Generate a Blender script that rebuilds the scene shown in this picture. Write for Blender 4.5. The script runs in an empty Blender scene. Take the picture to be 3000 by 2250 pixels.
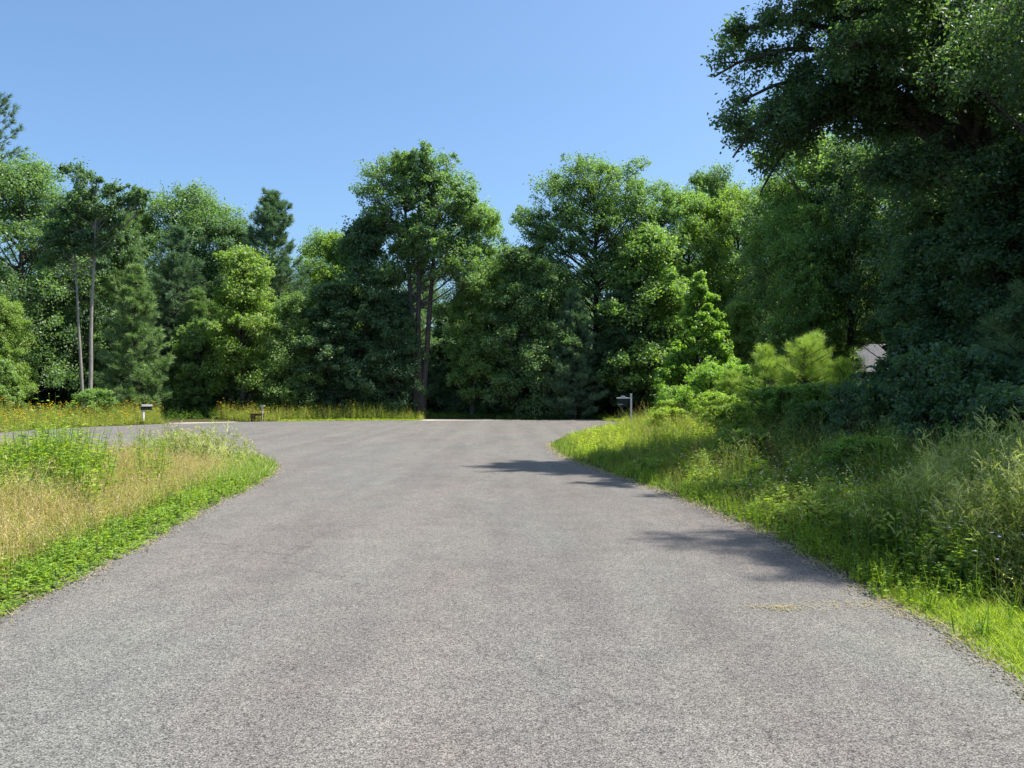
import bpy, math
import numpy as np
from mathutils import Vector

# ------------------------------------------------------------------ camera, sky, sun
SC = bpy.context.scene
COL = SC.collection
R_ = math.radians
SUN_EL, SUN_AZ = 62.0, 84.0            # azimuth clockwise from the view direction (+Y)

cam_d = bpy.data.cameras.new("camera")
cam = bpy.data.objects.new("camera", cam_d)
COL.objects.link(cam)
cam.location = (0, 0, 1.6)
cam.rotation_euler = (R_(90.7), 0, 0)
cam_d.sensor_width = 36
cam_d.lens = 36 * 804 / 1024
cam_d.clip_end = 3000
SC.camera = cam

world = bpy.data.worlds.new("World")
SC.world = world
world.use_nodes = True
nt = world.node_tree
nt.nodes.clear()
sky = nt.nodes.new("ShaderNodeTexSky")
sky.sky_type = 'NISHITA'
sky.sun_disc = False
sky.sun_elevation = R_(SUN_EL)
sky.sun_rotation = R_(SUN_AZ)
sky.air_density = 0.92
sky.dust_density = 2.6
sky.ozone_density = 6.5
bg = nt.nodes.new("ShaderNodeBackground")
bg.inputs[1].default_value = 0.136
wo = nt.nodes.new("ShaderNodeOutputWorld")
tn = nt.nodes.new("ShaderNodeMix")
tn.data_type = 'RGBA'
tn.blend_type = 'MULTIPLY'
tn.inputs[0].default_value = 1
tn.inputs[7].default_value = (.90, 1.0, .99, 1)
nt.links.new(sky.outputs[0], tn.inputs[6])
nt.links.new(tn.outputs[2], bg.inputs[0])
nt.links.new(bg.outputs[0], wo.inputs[0])

sun_d = bpy.data.lights.new("sun", 'SUN')
sun_d.energy = 5.0
sun_d.angle = R_(0.53)
sun_d.color = (1.0, 0.955, 0.88)
sun = bpy.data.objects.new("sun", sun_d)
COL.objects.link(sun)
sv = Vector((math.sin(R_(SUN_AZ)) * math.cos(R_(SUN_EL)), math.cos(R_(SUN_AZ)) * math.cos(R_(SUN_EL)), math.sin(R_(SUN_EL))))
sun.rotation_euler = sv.to_track_quat('Z', 'Y').to_euler()
sun.location = (30, 20, 60)

SC.view_settings.view_transform = 'Standard'
SC.view_settings.look = 'None'
SC.view_settings.exposure = 0.80
SC.view_settings.gamma = 1.0
SC.cycles.max_bounces = 6
SC.cycles.diffuse_bounces = 3
SC.cycles.glossy_bounces = 2
SC.cycles.transmission_bounces = 4
SC.cycles.use_denoising = True
SC.cycles.sample_clamp_indirect = 6

# ------------------------------------------------------------------ materials
def nodes_of(name):
    m = bpy.data.materials.new(name)
    m.use_nodes = True
    n = m.node_tree
    n.nodes.clear()
    return m, n, n.nodes, n.links

def out_of(n, shader):
    o = n.nodes.new("ShaderNodeOutputMaterial")
    n.links.new(shader, o.inputs[0])
    return o

def principled(ns, rough=.6, spec=.3):
    p = ns.new("ShaderNodeBsdfPrincipled")
    p.inputs['Roughness'].default_value = rough
    p.inputs['Specular IOR Level'].default_value = spec
    return p

def mixc(ns, ls, a, b, f, mode='MIX'):
    m = ns.new("ShaderNodeMix")
    m.data_type = 'RGBA'
    m.blend_type = mode
    for v, i in ((f, 0), (a, 6), (b, 7)):
        if hasattr(v, 'is_output'):
            ls.new(v, m.inputs[i])
        else:
            m.inputs[i].default_value = v
    return m.outputs[2]

def noise(ns, ls, vec, scale, detail=4, rough=.5):
    t = ns.new("ShaderNodeTexNoise")
    t.inputs['Scale'].default_value = scale
    t.inputs['Detail'].default_value = detail
    t.inputs['Roughness'].default_value = rough
    if vec is not None:
        ls.new(vec, t.inputs['Vector'])
    return t

def ramp(ns, ls, fac, stops):
    r = ns.new("ShaderNodeValToRGB")
    e = r.color_ramp.elements
    while len(e) < len(stops):
        e.new(.5)
    for i, (p, c) in enumerate(stops):
        e[i].position = p
        e[i].color = c if len(c) == 4 else (*c, 1)
    ls.new(fac, r.inputs[0])
    return r.outputs[0]

def objvec(ns, ls, scale=(1, 1, 1)):
    tc = ns.new("ShaderNodeTexCoord")
    mp = ns.new("ShaderNodeMapping")
    mp.inputs['Scale'].default_value = scale
    ls.new(tc.outputs['Object'], mp.inputs[0])
    return mp.outputs[0]

def leaf_material(name, trans=.48, rough=.46, spec=.34, use_obj=True, tcol=(1.35, 1.55, .50, 1)):
    m, n, ns, ls = nodes_of(name)
    a = ns.new("ShaderNodeAttribute")
    a.attribute_name = 'col'
    c = a.outputs[0]
    if use_obj:
        oi = ns.new("ShaderNodeObjectInfo")
        c = mixc(ns, ls, c, oi.outputs['Color'], 1.0, 'MULTIPLY')
    p = principled(ns, rough, spec)
    ls.new(c, p.inputs['Base Color'])
    t = ns.new("ShaderNodeBsdfTranslucent")
    ls.new(mixc(ns, ls, c, tcol, 1.0, 'MULTIPLY'), t.inputs[0])
    mx = ns.new("ShaderNodeMixShader")
    mx.inputs[0].default_value = trans
    ls.new(p.outputs[0], mx.inputs[1])
    ls.new(t.outputs[0], mx.inputs[2])
    out_of(n, mx.outputs[0])
    return m

def bark_material(name, c1, c2):
    m, n, ns, ls = nodes_of(name)
    v = objvec(ns, ls, (7, 7, 1.3))
    t = noise(ns, ls, v, 2.2, 6, .65)
    c = ramp(ns, ls, t.outputs[0], [(.3, c1), (.7, c2)])
    p = principled(ns, .85, .15)
    ls.new(c, p.inputs[0])
    b = ns.new("ShaderNodeBump")
    b.inputs['Strength'].default_value = .7
    b.inputs['Distance'].default_value = .03
    ls.new(t.outputs[0], b.inputs['Height'])
    ls.new(b.outputs[0], p.inputs['Normal'])
    out_of(n, p.outputs[0])
    return m

def plain_material(name, c, rough=.6, var=.25, scale=8, spec=.3, stretch=(1, 1, 1)):
    m, n, ns, ls = nodes_of(name)
    v = objvec(ns, ls, stretch)
    t = noise(ns, ls, v, scale, 5, .6)
    lo = tuple(x * (1 - var) for x in c)
    hi = tuple(min(1, x * (1 + var)) for x in c)
    p = principled(ns, rough, spec)
    ls.new(ramp(ns, ls, t.outputs[0], [(.3, lo), (.7, hi)]), p.inputs[0])
    out_of(n, p.outputs[0])
    return m

def asphalt_material():
    m, n, ns, ls = nodes_of("asphalt")
    v = objvec(ns, ls)
    big = noise(ns, ls, objvec(ns, ls, (.42, .16, 1)), 1.0, 5, .62)
    big2 = noise(ns, ls, objvec(ns, ls, (.9, .3, 1)), 1.0, 6, .6)
    mid = noise(ns, ls, v, 2.6, 6, .65)
    base = mixc(ns, ls, (.222, .201, .182, 1), (.210, .207, .186, 1),
                ramp(ns, ls, big.outputs[0], [(.42, (0, 0, 0)), (.60, (1, 1, 1))]))
    base = mixc(ns, ls, base, ramp(ns, ls, big2.outputs[0], [(.30, (.84, .84, .84)), (.5, (1, 1, 1)), (.7, (1.08, 1.08, 1.06))]), 1.0, 'MULTIPLY')
    base = mixc(ns, ls, base, ramp(ns, ls, mid.outputs[0], [(.3, (.88, .88, .89)), (.7, (1.10, 1.09, 1.08))]), 1.0, 'MULTIPLY')
    # wheel worn bands along the road
    lane = noise(ns, ls, objvec(ns, ls, (1.5, .045, 1)), 1.0, 2, .5)
    base = mixc(ns, ls, base, ramp(ns, ls, lane.outputs[0], [(.38, (.94, .94, .945)), (.60, (1.05, 1.05, 1.04))]), 1.0, 'MULTIPLY')
    # darker worn and stained areas, wider than long
    st = noise(ns, ls, objvec(ns, ls, (.55, .75, 1)), 1.0, 7, .68)
    base = mixc(ns, ls, base, ramp(ns, ls, st.outputs[0], [(.28, (.66, .66, .66)), (.41, (1, 1, 1))]), .35, 'MULTIPLY')
    # stones: every grain has its own grey
    vo = ns.new("ShaderNodeTexVoronoi")
    vo.inputs['Scale'].default_value = 120
    ls.new(v, vo.inputs['Vector'])
    sep = ns.new("ShaderNodeSeparateColor")
    ls.new(vo.outputs['Color'], sep.inputs[0])
    grain = ramp(ns, ls, sep.outputs[0], [(0, (.30, .30, .31)), (.18, (.80, .79, .79)), (.8, (1.12, 1.11, 1.10)), (1, (1.50, 1.48, 1.46))])
    base = mixc(ns, ls, base, grain, .85, 'MULTIPLY')
    gap = ramp(ns, ls, vo.outputs['Distance'], [(.35, (1, 1, 1)), (.72, (.16, .16, .17))])
    base = mixc(ns, ls, base, gap, .75, 'MULTIPLY')
    fine = noise(ns, ls, v, 45, 3, .7)
    base = mixc(ns, ls, base, ramp(ns, ls, fine.outputs[0], [(.36, (.55, .55, .56)), (.52, (1.02, 1.02, 1.02)), (.7, (1.18, 1.17, 1.16))]), .8, 'MULTIPLY')
    # hairline cracks
    vc = ns.new("ShaderNodeTexVoronoi")
    vc.feature = 'DISTANCE_TO_EDGE'
    vc.inputs['Scale'].default_value = .16
    wn = noise(ns, ls, v, 1.5, 4, .6)
    va = ns.new("ShaderNodeVectorMath")
    va.operation = 'MULTIPLY_ADD'
    ls.new(wn.outputs[1], va.inputs[0])
    va.inputs[1].default_value = (.7, .7, .7)
    ls.new(v, va.inputs[2])
    ls.new(va.outputs[0], vc.inputs['Vector'])
    crack = ramp(ns, ls, vc.outputs['Distance'], [(0, (.6, .6, .6)), (.0022, (1, 1, 1))])
    base = mixc(ns, ls, base, crack, .6, 'MULTIPLY')
    p = principled(ns, .9, .2)
    ls.new(base, p.inputs[0])
    b = ns.new("ShaderNodeBump")
    b.inputs['Strength'].default_value = .55
    b.inputs['Distance'].default_value = .004
    b.invert = True
    ls.new(vo.outputs['Distance'], b.inputs['Height'])
    ls.new(b.outputs[0], p.inputs['Normal'])
    out_of(n, p.outputs[0])
    return m

def gravel_material(name, c):
    m, n, ns, ls = nodes_of(name)
    v = objvec(ns, ls)
    vo = ns.new("ShaderNodeTexVoronoi")
    vo.inputs['Scale'].default_value = 45
    ls.new(v, vo.inputs['Vector'])
    sep = ns.new("ShaderNodeSeparateColor")
    ls.new(vo.outputs['Color'], sep.inputs[0])
    g = ramp(ns, ls, sep.outputs[0], [(0, (.6, .6, .6)), (1, (1.35, 1.33, 1.3))])
    t = noise(ns, ls, v, .7, 5, .6)
    b0 = ramp(ns, ls, t.outputs[0], [(.3, tuple(x * .8 for x in c)), (.7, tuple(x * 1.15 for x in c))])
    p = principled(ns, .95, .1)
    ls.new(mixc(ns, ls, b0, g, 1.0, 'MULTIPLY'), p.inputs[0])
    out_of(n, p.outputs[0])
    return m

def ground_material():
    m, n, ns, ls = nodes_of("soil_and_litter")
    v = objvec(ns, ls)
    t = noise(ns, ls, v, .25, 6, .6)
    t2 = noise(ns, ls, v, 14, 5, .7)
    c = ramp(ns, ls, t.outputs[0], [(.35, (.050, .060, .022)), (.55, (.075, .070, .032)), (.7, (.055, .075, .022))])
    c = mixc(ns, ls, c, ramp(ns, ls, t2.outputs[0], [(.3, (.55, .5, .45)), (.7, (1.4, 1.35, 1.2))]), 1.0, 'MULTIPLY')
    p = principled(ns, .95, .1)
    ls.new(c, p.inputs[0])
    b = ns.new("ShaderNodeBump")
    b.inputs['Distance'].default_value = .04
    ls.new(t2.outputs[0], b.inputs['Height'])
    ls.new(b.outputs[0], p.inputs['Normal'])
    out_of(n, p.outputs[0])
    return m

M_leaf = leaf_material("tree_leaf")
M_near = leaf_material("near_leaf", trans=.45, spec=.3)
M_needle = leaf_material("pine_needle", trans=.22, rough=.6, spec=.25)
M_plant = leaf_material("meadow_plant", trans=.45, rough=.55, spec=.3, use_obj=False, tcol=(1.4, 1.45, .55, 1))
M_bark = bark_material("grey_bark", (.045, .038, .032), (.12, .105, .09))
M_palebark = bark_material("pale_bark", (.16, .145, .125), (.36, .33, .29))
M_asphalt = asphalt_material()
M_gravel = gravel_material("pale_gravel", (.34, .31, .27))
M_ground = ground_material()
M_white = plain_material("white_paint", (.62, .62, .60), .5, .12, 12)
M_palew = plain_material("weathered_board", (.16, .165, .15), .8, .3, 9)
M_dark = plain_material("dark_metal", (.035, .035, .035), .45, .3, 10)
M_wood = plain_material("brown_wood", (.105, .055, .03), .8, .45, 6, .2, (12, 12, 1.5))
M_roof = plain_material("grey_shingle", (.085, .085, .095), .85, .5, 7)
M_siding = plain_material("tan_siding", (.30, .27, .22), .8, .12, 3, .2, (1, 1, 14))
M_glass = plain_material("window_glass", (.02, .025, .03), .08, .3, 2, .6)
M_rock = plain_material("grey_rock", (.20, .20, .19), .9, .45, 5)
M_signd = plain_material("dark_sign_paint", (.018, .03, .028), .5, .2, 5)

# ------------------------------------------------------------------ mesh helpers
class Acc:
    """vertices, quads and one colour per vertex"""
    def __init__(s):
        s.v, s.f, s.c, s.n = [], [], [], 0
        s.skin, s.last = [], None
    def add(s, v, f, c=None):
        v = np.asarray(v, np.float32).reshape(-1, 3)
        f = np.asarray(f, np.int32)
        s.v.append(v)
        s.f.append(f + s.n)
        if c is None:
            c = np.ones((len(v), 3), np.float32)
        s.c.append(np.asarray(c, np.float32).reshape(-1, 3))
        s.n += len(v)
    def mesh(s, name, mat, smooth=False):
        v = np.concatenate(s.v)
        f = np.concatenate(s.f)
        c = np.concatenate(s.c)
        me = bpy.data.meshes.new(name)
        me.vertices.add(len(v))
        me.vertices.foreach_set('co', v.ravel())
        me.loops.add(f.size)
        me.loops.foreach_set('vertex_index', f.ravel())
        me.polygons.add(len(f))
        k = f.shape[1]
        me.polygons.foreach_set('loop_start', np.arange(0, f.size, k, dtype=np.int32))
        try:
            me.polygons.foreach_set('loop_total', np.full(len(f), k, np.int32))
        except Exception:
            pass
        if smooth:
            me.polygons.foreach_set('use_smooth', np.ones(len(f), bool))
        at = me.attributes.new('col', 'FLOAT_COLOR', 'POINT')
        at.data.foreach_set('color', np.concatenate([c, np.ones((len(c), 1), np.float32)], 1).ravel())
        me.update(calc_edges=True)
        me.materials.append(mat)
        return me

def link(name, me, parent=None, color=None):
    o = bpy.data.objects.new(name, me)
    COL.objects.link(o)
    if parent is not None:
        o.parent = parent
    if color is not None:
        o.color = (*color, 1)
    return o

def tag(o, label=None, cat=None, group=None, kind=None):
    if label: o['label'] = label
    if cat: o['category'] = cat
    if group: o['group'] = group
    if kind: o['kind'] = kind
    return o

def empty(name, loc, rz=0, s=1.0):
    o = bpy.data.objects.new(name, None)
    COL.objects.link(o)
    o.location = loc
    o.rotation_euler = (0, 0, rz)
    o.scale = (s, s, s) if not isinstance(s, tuple) else s
    o.empty_display_size = .3
    return o

def tube(acc, pts, rad, sides=6, col=(1, 1, 1), join=True):
    pts = np.asarray(pts, float)
    if join and acc.n:
        # weld the new limb to the nearest skin of what it grows from
        best = None
        for vv, n0 in acc.skin + ([acc.last] if acc.last else []):
            dd = ((vv - pts[0]) ** 2).sum(1)
            i_ = int(dd.argmin())
            if best is None or dd[i_] < best[0]:
                best = (dd[i_], n0 + i_, n0 + (i_ + 1 if i_ + 1 < len(vv) else i_ - 1))
        if best is not None:
            acc.f.append(np.array([[acc.n, acc.n + 1, best[1], best[2]]], np.int32))
    k = len(pts)
    tan = np.gradient(pts, axis=0)
    tan /= np.linalg.norm(tan, axis=1, keepdims=True) + 1e-9
    ref = np.tile([0., 0., 1.], (k, 1))
    ref[np.abs(tan[:, 2]) > .9] = [1, 0, 0]
    a = np.cross(tan, ref)
    a /= np.linalg.norm(a, axis=1, keepdims=True) + 1e-9
    b = np.cross(tan, a)
    th = np.linspace(0, 2 * np.pi, sides, endpoint=False)
    rad = np.asarray(rad, float).reshape(-1, 1, 1)
    v = pts[:, None] + rad * (a[:, None] * np.cos(th)[None, :, None] + b[:, None] * np.sin(th)[None, :, None])
    i = np.arange(k - 1)[:, None] * sides
    j = np.arange(sides)[None]
    j2 = (j + 1) % sides
    f = np.stack([i + j, i + j2, i + sides + j2, i + sides + j], -1).reshape(-1, 4)
    if sides >= 5:
        acc.skin.append((v.reshape(-1, 3), acc.n))
    elif sides == 4:
        acc.last = (v.reshape(-1, 3), acc.n)
    acc.add(v.reshape(-1, 3), f, np.tile(col, (k * sides, 1)))

def bez(p0, p1, p2, k):
    t = np.linspace(0, 1, k)[:, None]
    return (1 - t) ** 2 * p0 + 2 * t * (1 - t) * p1 + t * t * p2

def unit(a):
    return a / (np.linalg.norm(a, axis=-1, keepdims=True) + 1e-9)

def leaves(acc, c, size, rng, up=.5, col=None, aspect=.55, outw=None, droop=.15):
    """one folded diamond leaf on every centre c"""
    n = len(c)
    nor = rng.normal(size=(n, 3))
    nor[:, 2] = np.abs(nor[:, 2]) + up
    if outw is not None:
        nor += outw
    nor = unit(nor)
    d = unit(np.cross(nor, rng.normal(size=(n, 3))))
    d[:, 2] -= droop
    d = unit(d)
    s = unit(np.cross(nor, d))
    L = (size * rng.uniform(.65, 1.25, n))[:, None]
    w = L * aspect * .5
    h = nor * L * .08
    p0 = c - d * L * .5
    p2 = c + d * L * .5
    p1 = c + s * w + h - d * L * .05
    p3 = c - s * w + h - d * L * .05
    v = np.stack([p0, p1, p2, p3], 1).reshape(-1, 3)
    f = np.arange(4 * n).reshape(-1, 4)
    if col is None:
        g = rng.uniform(.7, 1.3, (n, 1))
        y = rng.uniform(0, 1, (n, 1)) ** 3
        col = g * (1 + y * np.array([[.55, .30, -.1]]))
    acc.add(v, f, np.repeat(col, 4, axis=0))

# ------------------------------------------------------------------ tree builders (each returns trunk mesh, crown mesh)
def auto_lobes(rng, H, cb, R, n, prof='round', rs=(.30, .46)):
    out = []
    ga = 2.39996
    for i in range(n):
        t = (i + .5) / n
        z = cb + (H - cb) * t
        if prof == 'round':
            r = math.sqrt(max(.04, 1 - (2 * t - .82) ** 2 * .72)) * R
            if t > .9: r *= .5
        elif prof == 'cone':
            r = R * (1.02 - t) ** .75
        else:                                   # flame shape
            r = R * math.sin(math.pi * min(1, .16 + .84 * t) ** .8) ** .8
        a = i * ga + rng.uniform(-.5, .5)
        lr = R * rng.uniform(*rs)
        if prof == 'cone': lr *= (1.25 - .75 * t)
        rr = max(0, r - lr * .75) * rng.uniform(.75, 1.12)
        zz = min(z + rng.uniform(-.3, .3), H - lr * .7)
        out.append((rr * math.cos(a), rr * math.sin(a), zz, lr))
    out.append((rng.uniform(-.1, .1) * R, rng.uniform(-.1, .1) * R, H - R * .32, R * .36 if prof != 'cone' else R * .2))
    return out

def broadleaf(name, seed, H, R, cb=.25, n=16, prof='round', leaf=.16, ncl=18, nlf=66, lobes=None,
              tr=None, rs=(.34, .50), mat=None, bark=None, lean=(0, 0), sides=7, clr=.42, twig=.012, stems=1, fill=2, ball=.8):
    rng = np.random.default_rng(seed)
    cb *= H
    if lobes is None:
        lobes = auto_lobes(rng, H, cb, R, n, prof, rs)
    tr = tr or H * .014 + .05
    extra = []
    for (a, b, c, r) in lobes:
        for _ in range(fill):
            q = unit(rng.normal(size=3)) * r * rng.uniform(.7, 1.15)
            zc = min(c + q[2] * 1.15, H - r * .35)
            extra.append((a + q[0], b + q[1], max(zc, cb * .8), r * rng.uniform(.34, .70)))
    nmain = len(lobes)
    lobes = [(a, b, c, r * .88) for (a, b, c, r) in lobes] + extra
    ki = 0
    T = Acc(); C = Acc()
    top = max(l[2] for l in lobes)
    st = []
    for s in range(stems):
        k = 9
        zz = np.linspace(-.15, top * .95, k)
        f = (zz / top).clip(0, 1)
        off = np.array([(s - (stems - 1) / 2) * R * .28, rng.uniform(-.2, .2)])
        x = rng.normal(0, .035, k).cumsum() * H * .05 + lean[0] * f ** 1.5 * H + off[0] * f
        y = rng.normal(0, .035, k).cumsum() * H * .05 + lean[1] * f ** 1.5 * H + off[1] * f
        x -= x[0]; y -= y[0]
        p = np.stack([x + off[0] * .12, y, zz], 1)
        rad = tr * (1 - .86 * f.clip(0, 1)) + .012
        rad[0] *= 1.45
        tube(T, p, rad, sides)
        st.append((p, rad))
    for (lx, ly, lz, lr) in lobes:
        p, rad = st[rng.integers(0, len(st))]
        hd = math.hypot(lx, ly)
        z0 = max(cb * .55, lz - hd * rng.uniform(.55, .95) - lr * .3)
        z0 = min(z0, top * .9)
        o = np.array([np.interp(z0, p[:, 2], p[:, 0]), np.interp(z0, p[:, 2], p[:, 1]), z0])
        e = np.array([lx, ly, lz])
        md = o * .45 + e * .55 + np.array([0, 0, -.12 * hd + .1]) + rng.normal(0, .08, 3) * lr
        md[2] = max(md[2], z0 * .9)
        r0 = min(np.interp(z0, p[:, 2], rad) * .5, .022 + lr * .036)
        LB = bez(o, md, e, 6)
        tube(T, LB, np.linspace(r0, twig * 1.8, 6), 5)
        ki += 1
        m = max(3, int(ncl if ki <= nmain else ncl * .5))
        # cluster centres on the lobe's skin, a few inside
        q = unit(rng.normal(size=(m, 3)))
        q[:, 2] = np.where(q[:, 2] < -.45, -q[:, 2] * .6, q[:, 2])
        rr = rng.uniform(.40, 1.28, (m, 1))
        cc = e + q * rr * lr * np.array([1.08, 1.08, ball])
        for c1 in cc:
            if rng.random() < .6:
                tube(T, bez(LB[int(rng.integers(3, 6))], (e + c1) / 2 - [0, 0, .08], c1, 4), np.linspace(twig * 1.4, twig * .5, 4), 3)
        nn = nlf
        pos = np.repeat(cc, nn, axis=0)
        offr = unit(rng.normal(size=(len(pos), 3))) * (rng.uniform(0, 1, (len(pos), 1)) ** .6)
        pos = pos + offr * max(lr * clr, .14) * np.repeat(rng.uniform(.55, 1.35, (m, 1)), nn, axis=0) * np.array([1.12, 1.12, .90])
        pos = pos + rng.normal(0, .10, pos.shape) * lr
        outw = unit(pos - e) * .45
        leaves(C, pos, leaf, rng, .18, None, .58, outw)
    return T.mesh(name + "_trunk", bark or M_bark, True), C.mesh(name + "_crown", mat or M_leaf)

def pine(name, seed, H, R, cb=.12, step=.66, per=6, tufts=22, nn=24, nl=.25, nw=.034, bark=None, lopside=0, shape=.8, mat=None, updip=.18, lv=(.55, 1.30), sw=.38):
    rng = np.random.default_rng(seed)
    T = Acc(); C = Acc()
    zz = np.linspace(-.1, H * .985, 9)
    tr = H * .013 + .02
    px = rng.normal(0, .01, 9).cumsum() * H * .08
    px -= px[0]
    tube(T, np.stack([px, px * .3, zz], 1), np.linspace(tr * 1.2, .012, 9), 7)
    z = cb * H
    tp, td = [], []
    while z < H * .985:
        t = (z - cb * H) / (H * (1 - cb))
        L0 = R * ((1 - t) ** shape * .95 + .06) * (1 if t > .12 else .75 + t * 2)
        npb = per + int(rng.integers(-1, 2))
        a0 = rng.uniform(0, 6.28)
        for b in range(npb):
            a = a0 + b * 6.283 / npb + rng.uniform(-.3, .3)
            L = L0 * rng.uniform(*lv) * (1 + lopside * math.cos(a))
            if L < .12: L = .12
            d = np.array([math.cos(a), math.sin(a), 0.])
            o = np.array([np.interp(z, zz, px), 0, z + rng.uniform(-.12, .12)])
            rise = (.15 + .75 * t ** 1.5)
            e = o + d * L + np.array([0, 0, L * (rise + rng.uniform(-.05, .1))])
            md = o + d * L * .55 + np.array([0, 0, L * (rise * .45 - updip)])
            bp = bez(o, md, e, 6)
            tube(T, bp, np.linspace(.012 + .012 * L, .006, 6), 4)
            m = max(3, int(tufts * (.35 + .65 * L / R)))
            tt = np.sqrt(rng.uniform(.10, 1, m))
            base = (1 - tt)[:, None] ** 2 * o + 2 * (tt * (1 - tt))[:, None] * md + (tt ** 2)[:, None] * e
            side = np.array([-math.sin(a), math.cos(a), 0.])
            sp = rng.uniform(-1, 1, m) * L * sw * (1.15 - tt * .75)
            c = base + side * sp[:, None] + np.stack([np.zeros(m), np.zeros(m), rng.uniform(-.02, .12, m) + np.abs(sp) * .12], 1)
            tp.append(c)
            dd = unit(d * .8 + side * np.sign(sp)[:, None] * .6 + np.array([0, 0, .45 + .5 * t]))
            td.append(dd)
        z += step * rng.uniform(.75, 1.25) * (1 - .45 * t)
    tp.append(np.array([[np.interp(H, zz, px), px[-1] * .3, H - .1 * i] for i in range(3)]))
    td.append(np.tile([0, 0, 1.], (3, 1)))
    c = np.concatenate(tp); d = np.concatenate(td)
    k = len(c)
    c = np.repeat(c, nn, axis=0); d = np.repeat(d, nn, axis=0)
    g = np.repeat(rng.uniform(.75, 1.3, (k, 1)), nn, axis=0) * rng.uniform(.85, 1.15, (k * nn, 1))
    dir_ = unit(d + rng.normal(0, .55, c.shape))
    st = c + rng.normal(0, .04, c.shape)
    L = (nl * rng.uniform(.7, 1.3, len(c)))[:, None]
    s = unit(np.cross(dir_, rng.normal(size=c.shape))) * nw * .5
    v = np.stack([st - s, st + s, st + dir_ * L + s * .3, st + dir_ * L - s * .3], 1).reshape(-1, 3)
    col = g * (1 + rng.uniform(0, .25, g.shape) * np.array([[1, .6, 0]]))
    C.add(v, np.arange(len(v)).reshape(-1, 4), np.repeat(col, 4, axis=0))
    return T.mesh(name + "_trunk", bark or M_bark, True), C.mesh(name + "_crown", mat or M_needle)

# ------------------------------------------------------------------ the road outline
def smooth_poly(pts, step=.35, jit=.025, seed=1):
    rng = np.random.default_rng(seed)
    out = []
    n = len(pts)
    for i in range(n):
        p0, p1, p2, p3 = [np.array(pts[(i + k) % n], float) for k in (-1, 0, 1, 2)]
        L = np.linalg.norm(p2 - p1)
        k = max(1, int(L / step))
        k = min(k, 60)
        for j in range(k):
            t = j / k
            if L > 14:
                q = p1 + (p2 - p1) * t
            else:
                q = .5 * ((2 * p1) + (-p0 + p2) * t + (2 * p0 - 5 * p1 + 4 * p2 - p3) * t * t + (-p0 + 3 * p1 - 3 * p2 + p3) * t ** 3)
            out.append(q + rng.normal(0, jit, 2))
    return np.array(out)

ROAD_PTS = [(-3.7, -30), (-3.68, 0), (-3.66, 5.7), (-3.85, 7.8), (-4.25, 11.4), (-4.5, 14.2), (-5.0, 17.0), (-5.7, 18.7), (-7.2, 19.9)]
for a_ in range(-100, -272, -9):
    ROAD_PTS.append((-7 + 14 * math.cos(R_(a_)), 34 + 14 * math.sin(R_(a_))))
ROAD_PTS += [(-5.0, 47.7), (-2, 48.1), (2, 48.6), (4.9, 48.6), (5.6, 46.5), (7.5, 44.6), (13, 43.8), (13, 42.6), (9, 42.4), (6.6, 41.6), (5.3, 39.6),
             (4.1, 37), (2.4, 31.4), (1.45, 27), (1.15, 23.6), (1.38, 19.5), (2.05, 15.3), (2.5, 12.6), (2.82, 9.9), (2.88, 7.2), (2.90, 5.6),
             (2.82, 4.3), (2.8, 0), (2.8, -30)]
ROAD = smooth_poly(ROAD_PTS, .22, .03)

def in_poly(P, poly):
    x, y = P[:, 0], P[:, 1]
    ins = np.zeros(len(P), bool)
    q = np.roll(poly, -1, axis=0)
    for (x0, y0), (x1, y1) in zip(poly, q):
        if y0 == y1: continue
        c = ((y0 > y) != (y1 > y)) & (x < (x1 - x0) * (y - y0) / (y1 - y0) + x0)
        ins ^= c
    return ins

def road_dist(P):
    """signed distance to the road's edge, negative on the road"""
    P = np.asarray(P, float)
    poly = ROAD[::3]
    a = poly; b = np.roll(poly, -1, axis=0)
    out = np.empty(len(P))
    ab = b - a
    l2 = (ab ** 2).sum(1) + 1e-12
    for s in range(0, len(P), 8000):
        q = P[s:s + 8000]
        t = (((q[:, None] - a[None]) * ab[None]).sum(2) / l2).clip(0, 1)
        dd = q[:, None] - (a[None] + t[..., None] * ab[None])
        out[s:s + 8000] = np.sqrt((dd ** 2).sum(2).min(1))
    ins = in_poly(P, ROAD)
    return np.where(ins, -out, out)

def vnoise(x, y, s, seed=0):
    """cheap smooth noise in 0..1"""
    r = np.random.default_rng(seed)
    v = 0
    for k in range(5):
        a = r.uniform(0, 6.28)
        f = (1 + .55 * k) / s
        v = v + np.sin((x * math.cos(a) + y * math.sin(a)) * f * 2.2 + r.uniform(0, 6.28)) * np.cos((x * math.sin(a * 1.7) - y * math.cos(a * 1.7)) * f * 1.9 + r.uniform(0, 6.28))
    return .5 + v / 4.2

def gz(x, y, d=None):
    x = np.asarray(x, float); y = np.asarray(y, float)
    if d is None:
        d = road_dist(np.stack([x.ravel(), y.ravel()], 1)).reshape(x.shape)
    rise = ((d - .5) / 6).clip(0, 1)
    rise = rise * rise * (3 - 2 * rise)
    side = (x > 0) & (y < 44)
    h = np.where(side, .55, .10) * rise + .05 * (vnoise(x, y, 5, 3) - .5) * (d / 2).clip(0, 1)
    edge = ((d + .05) / .35).clip(0, 1)
    return -.035 + .045 * edge + h

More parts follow.
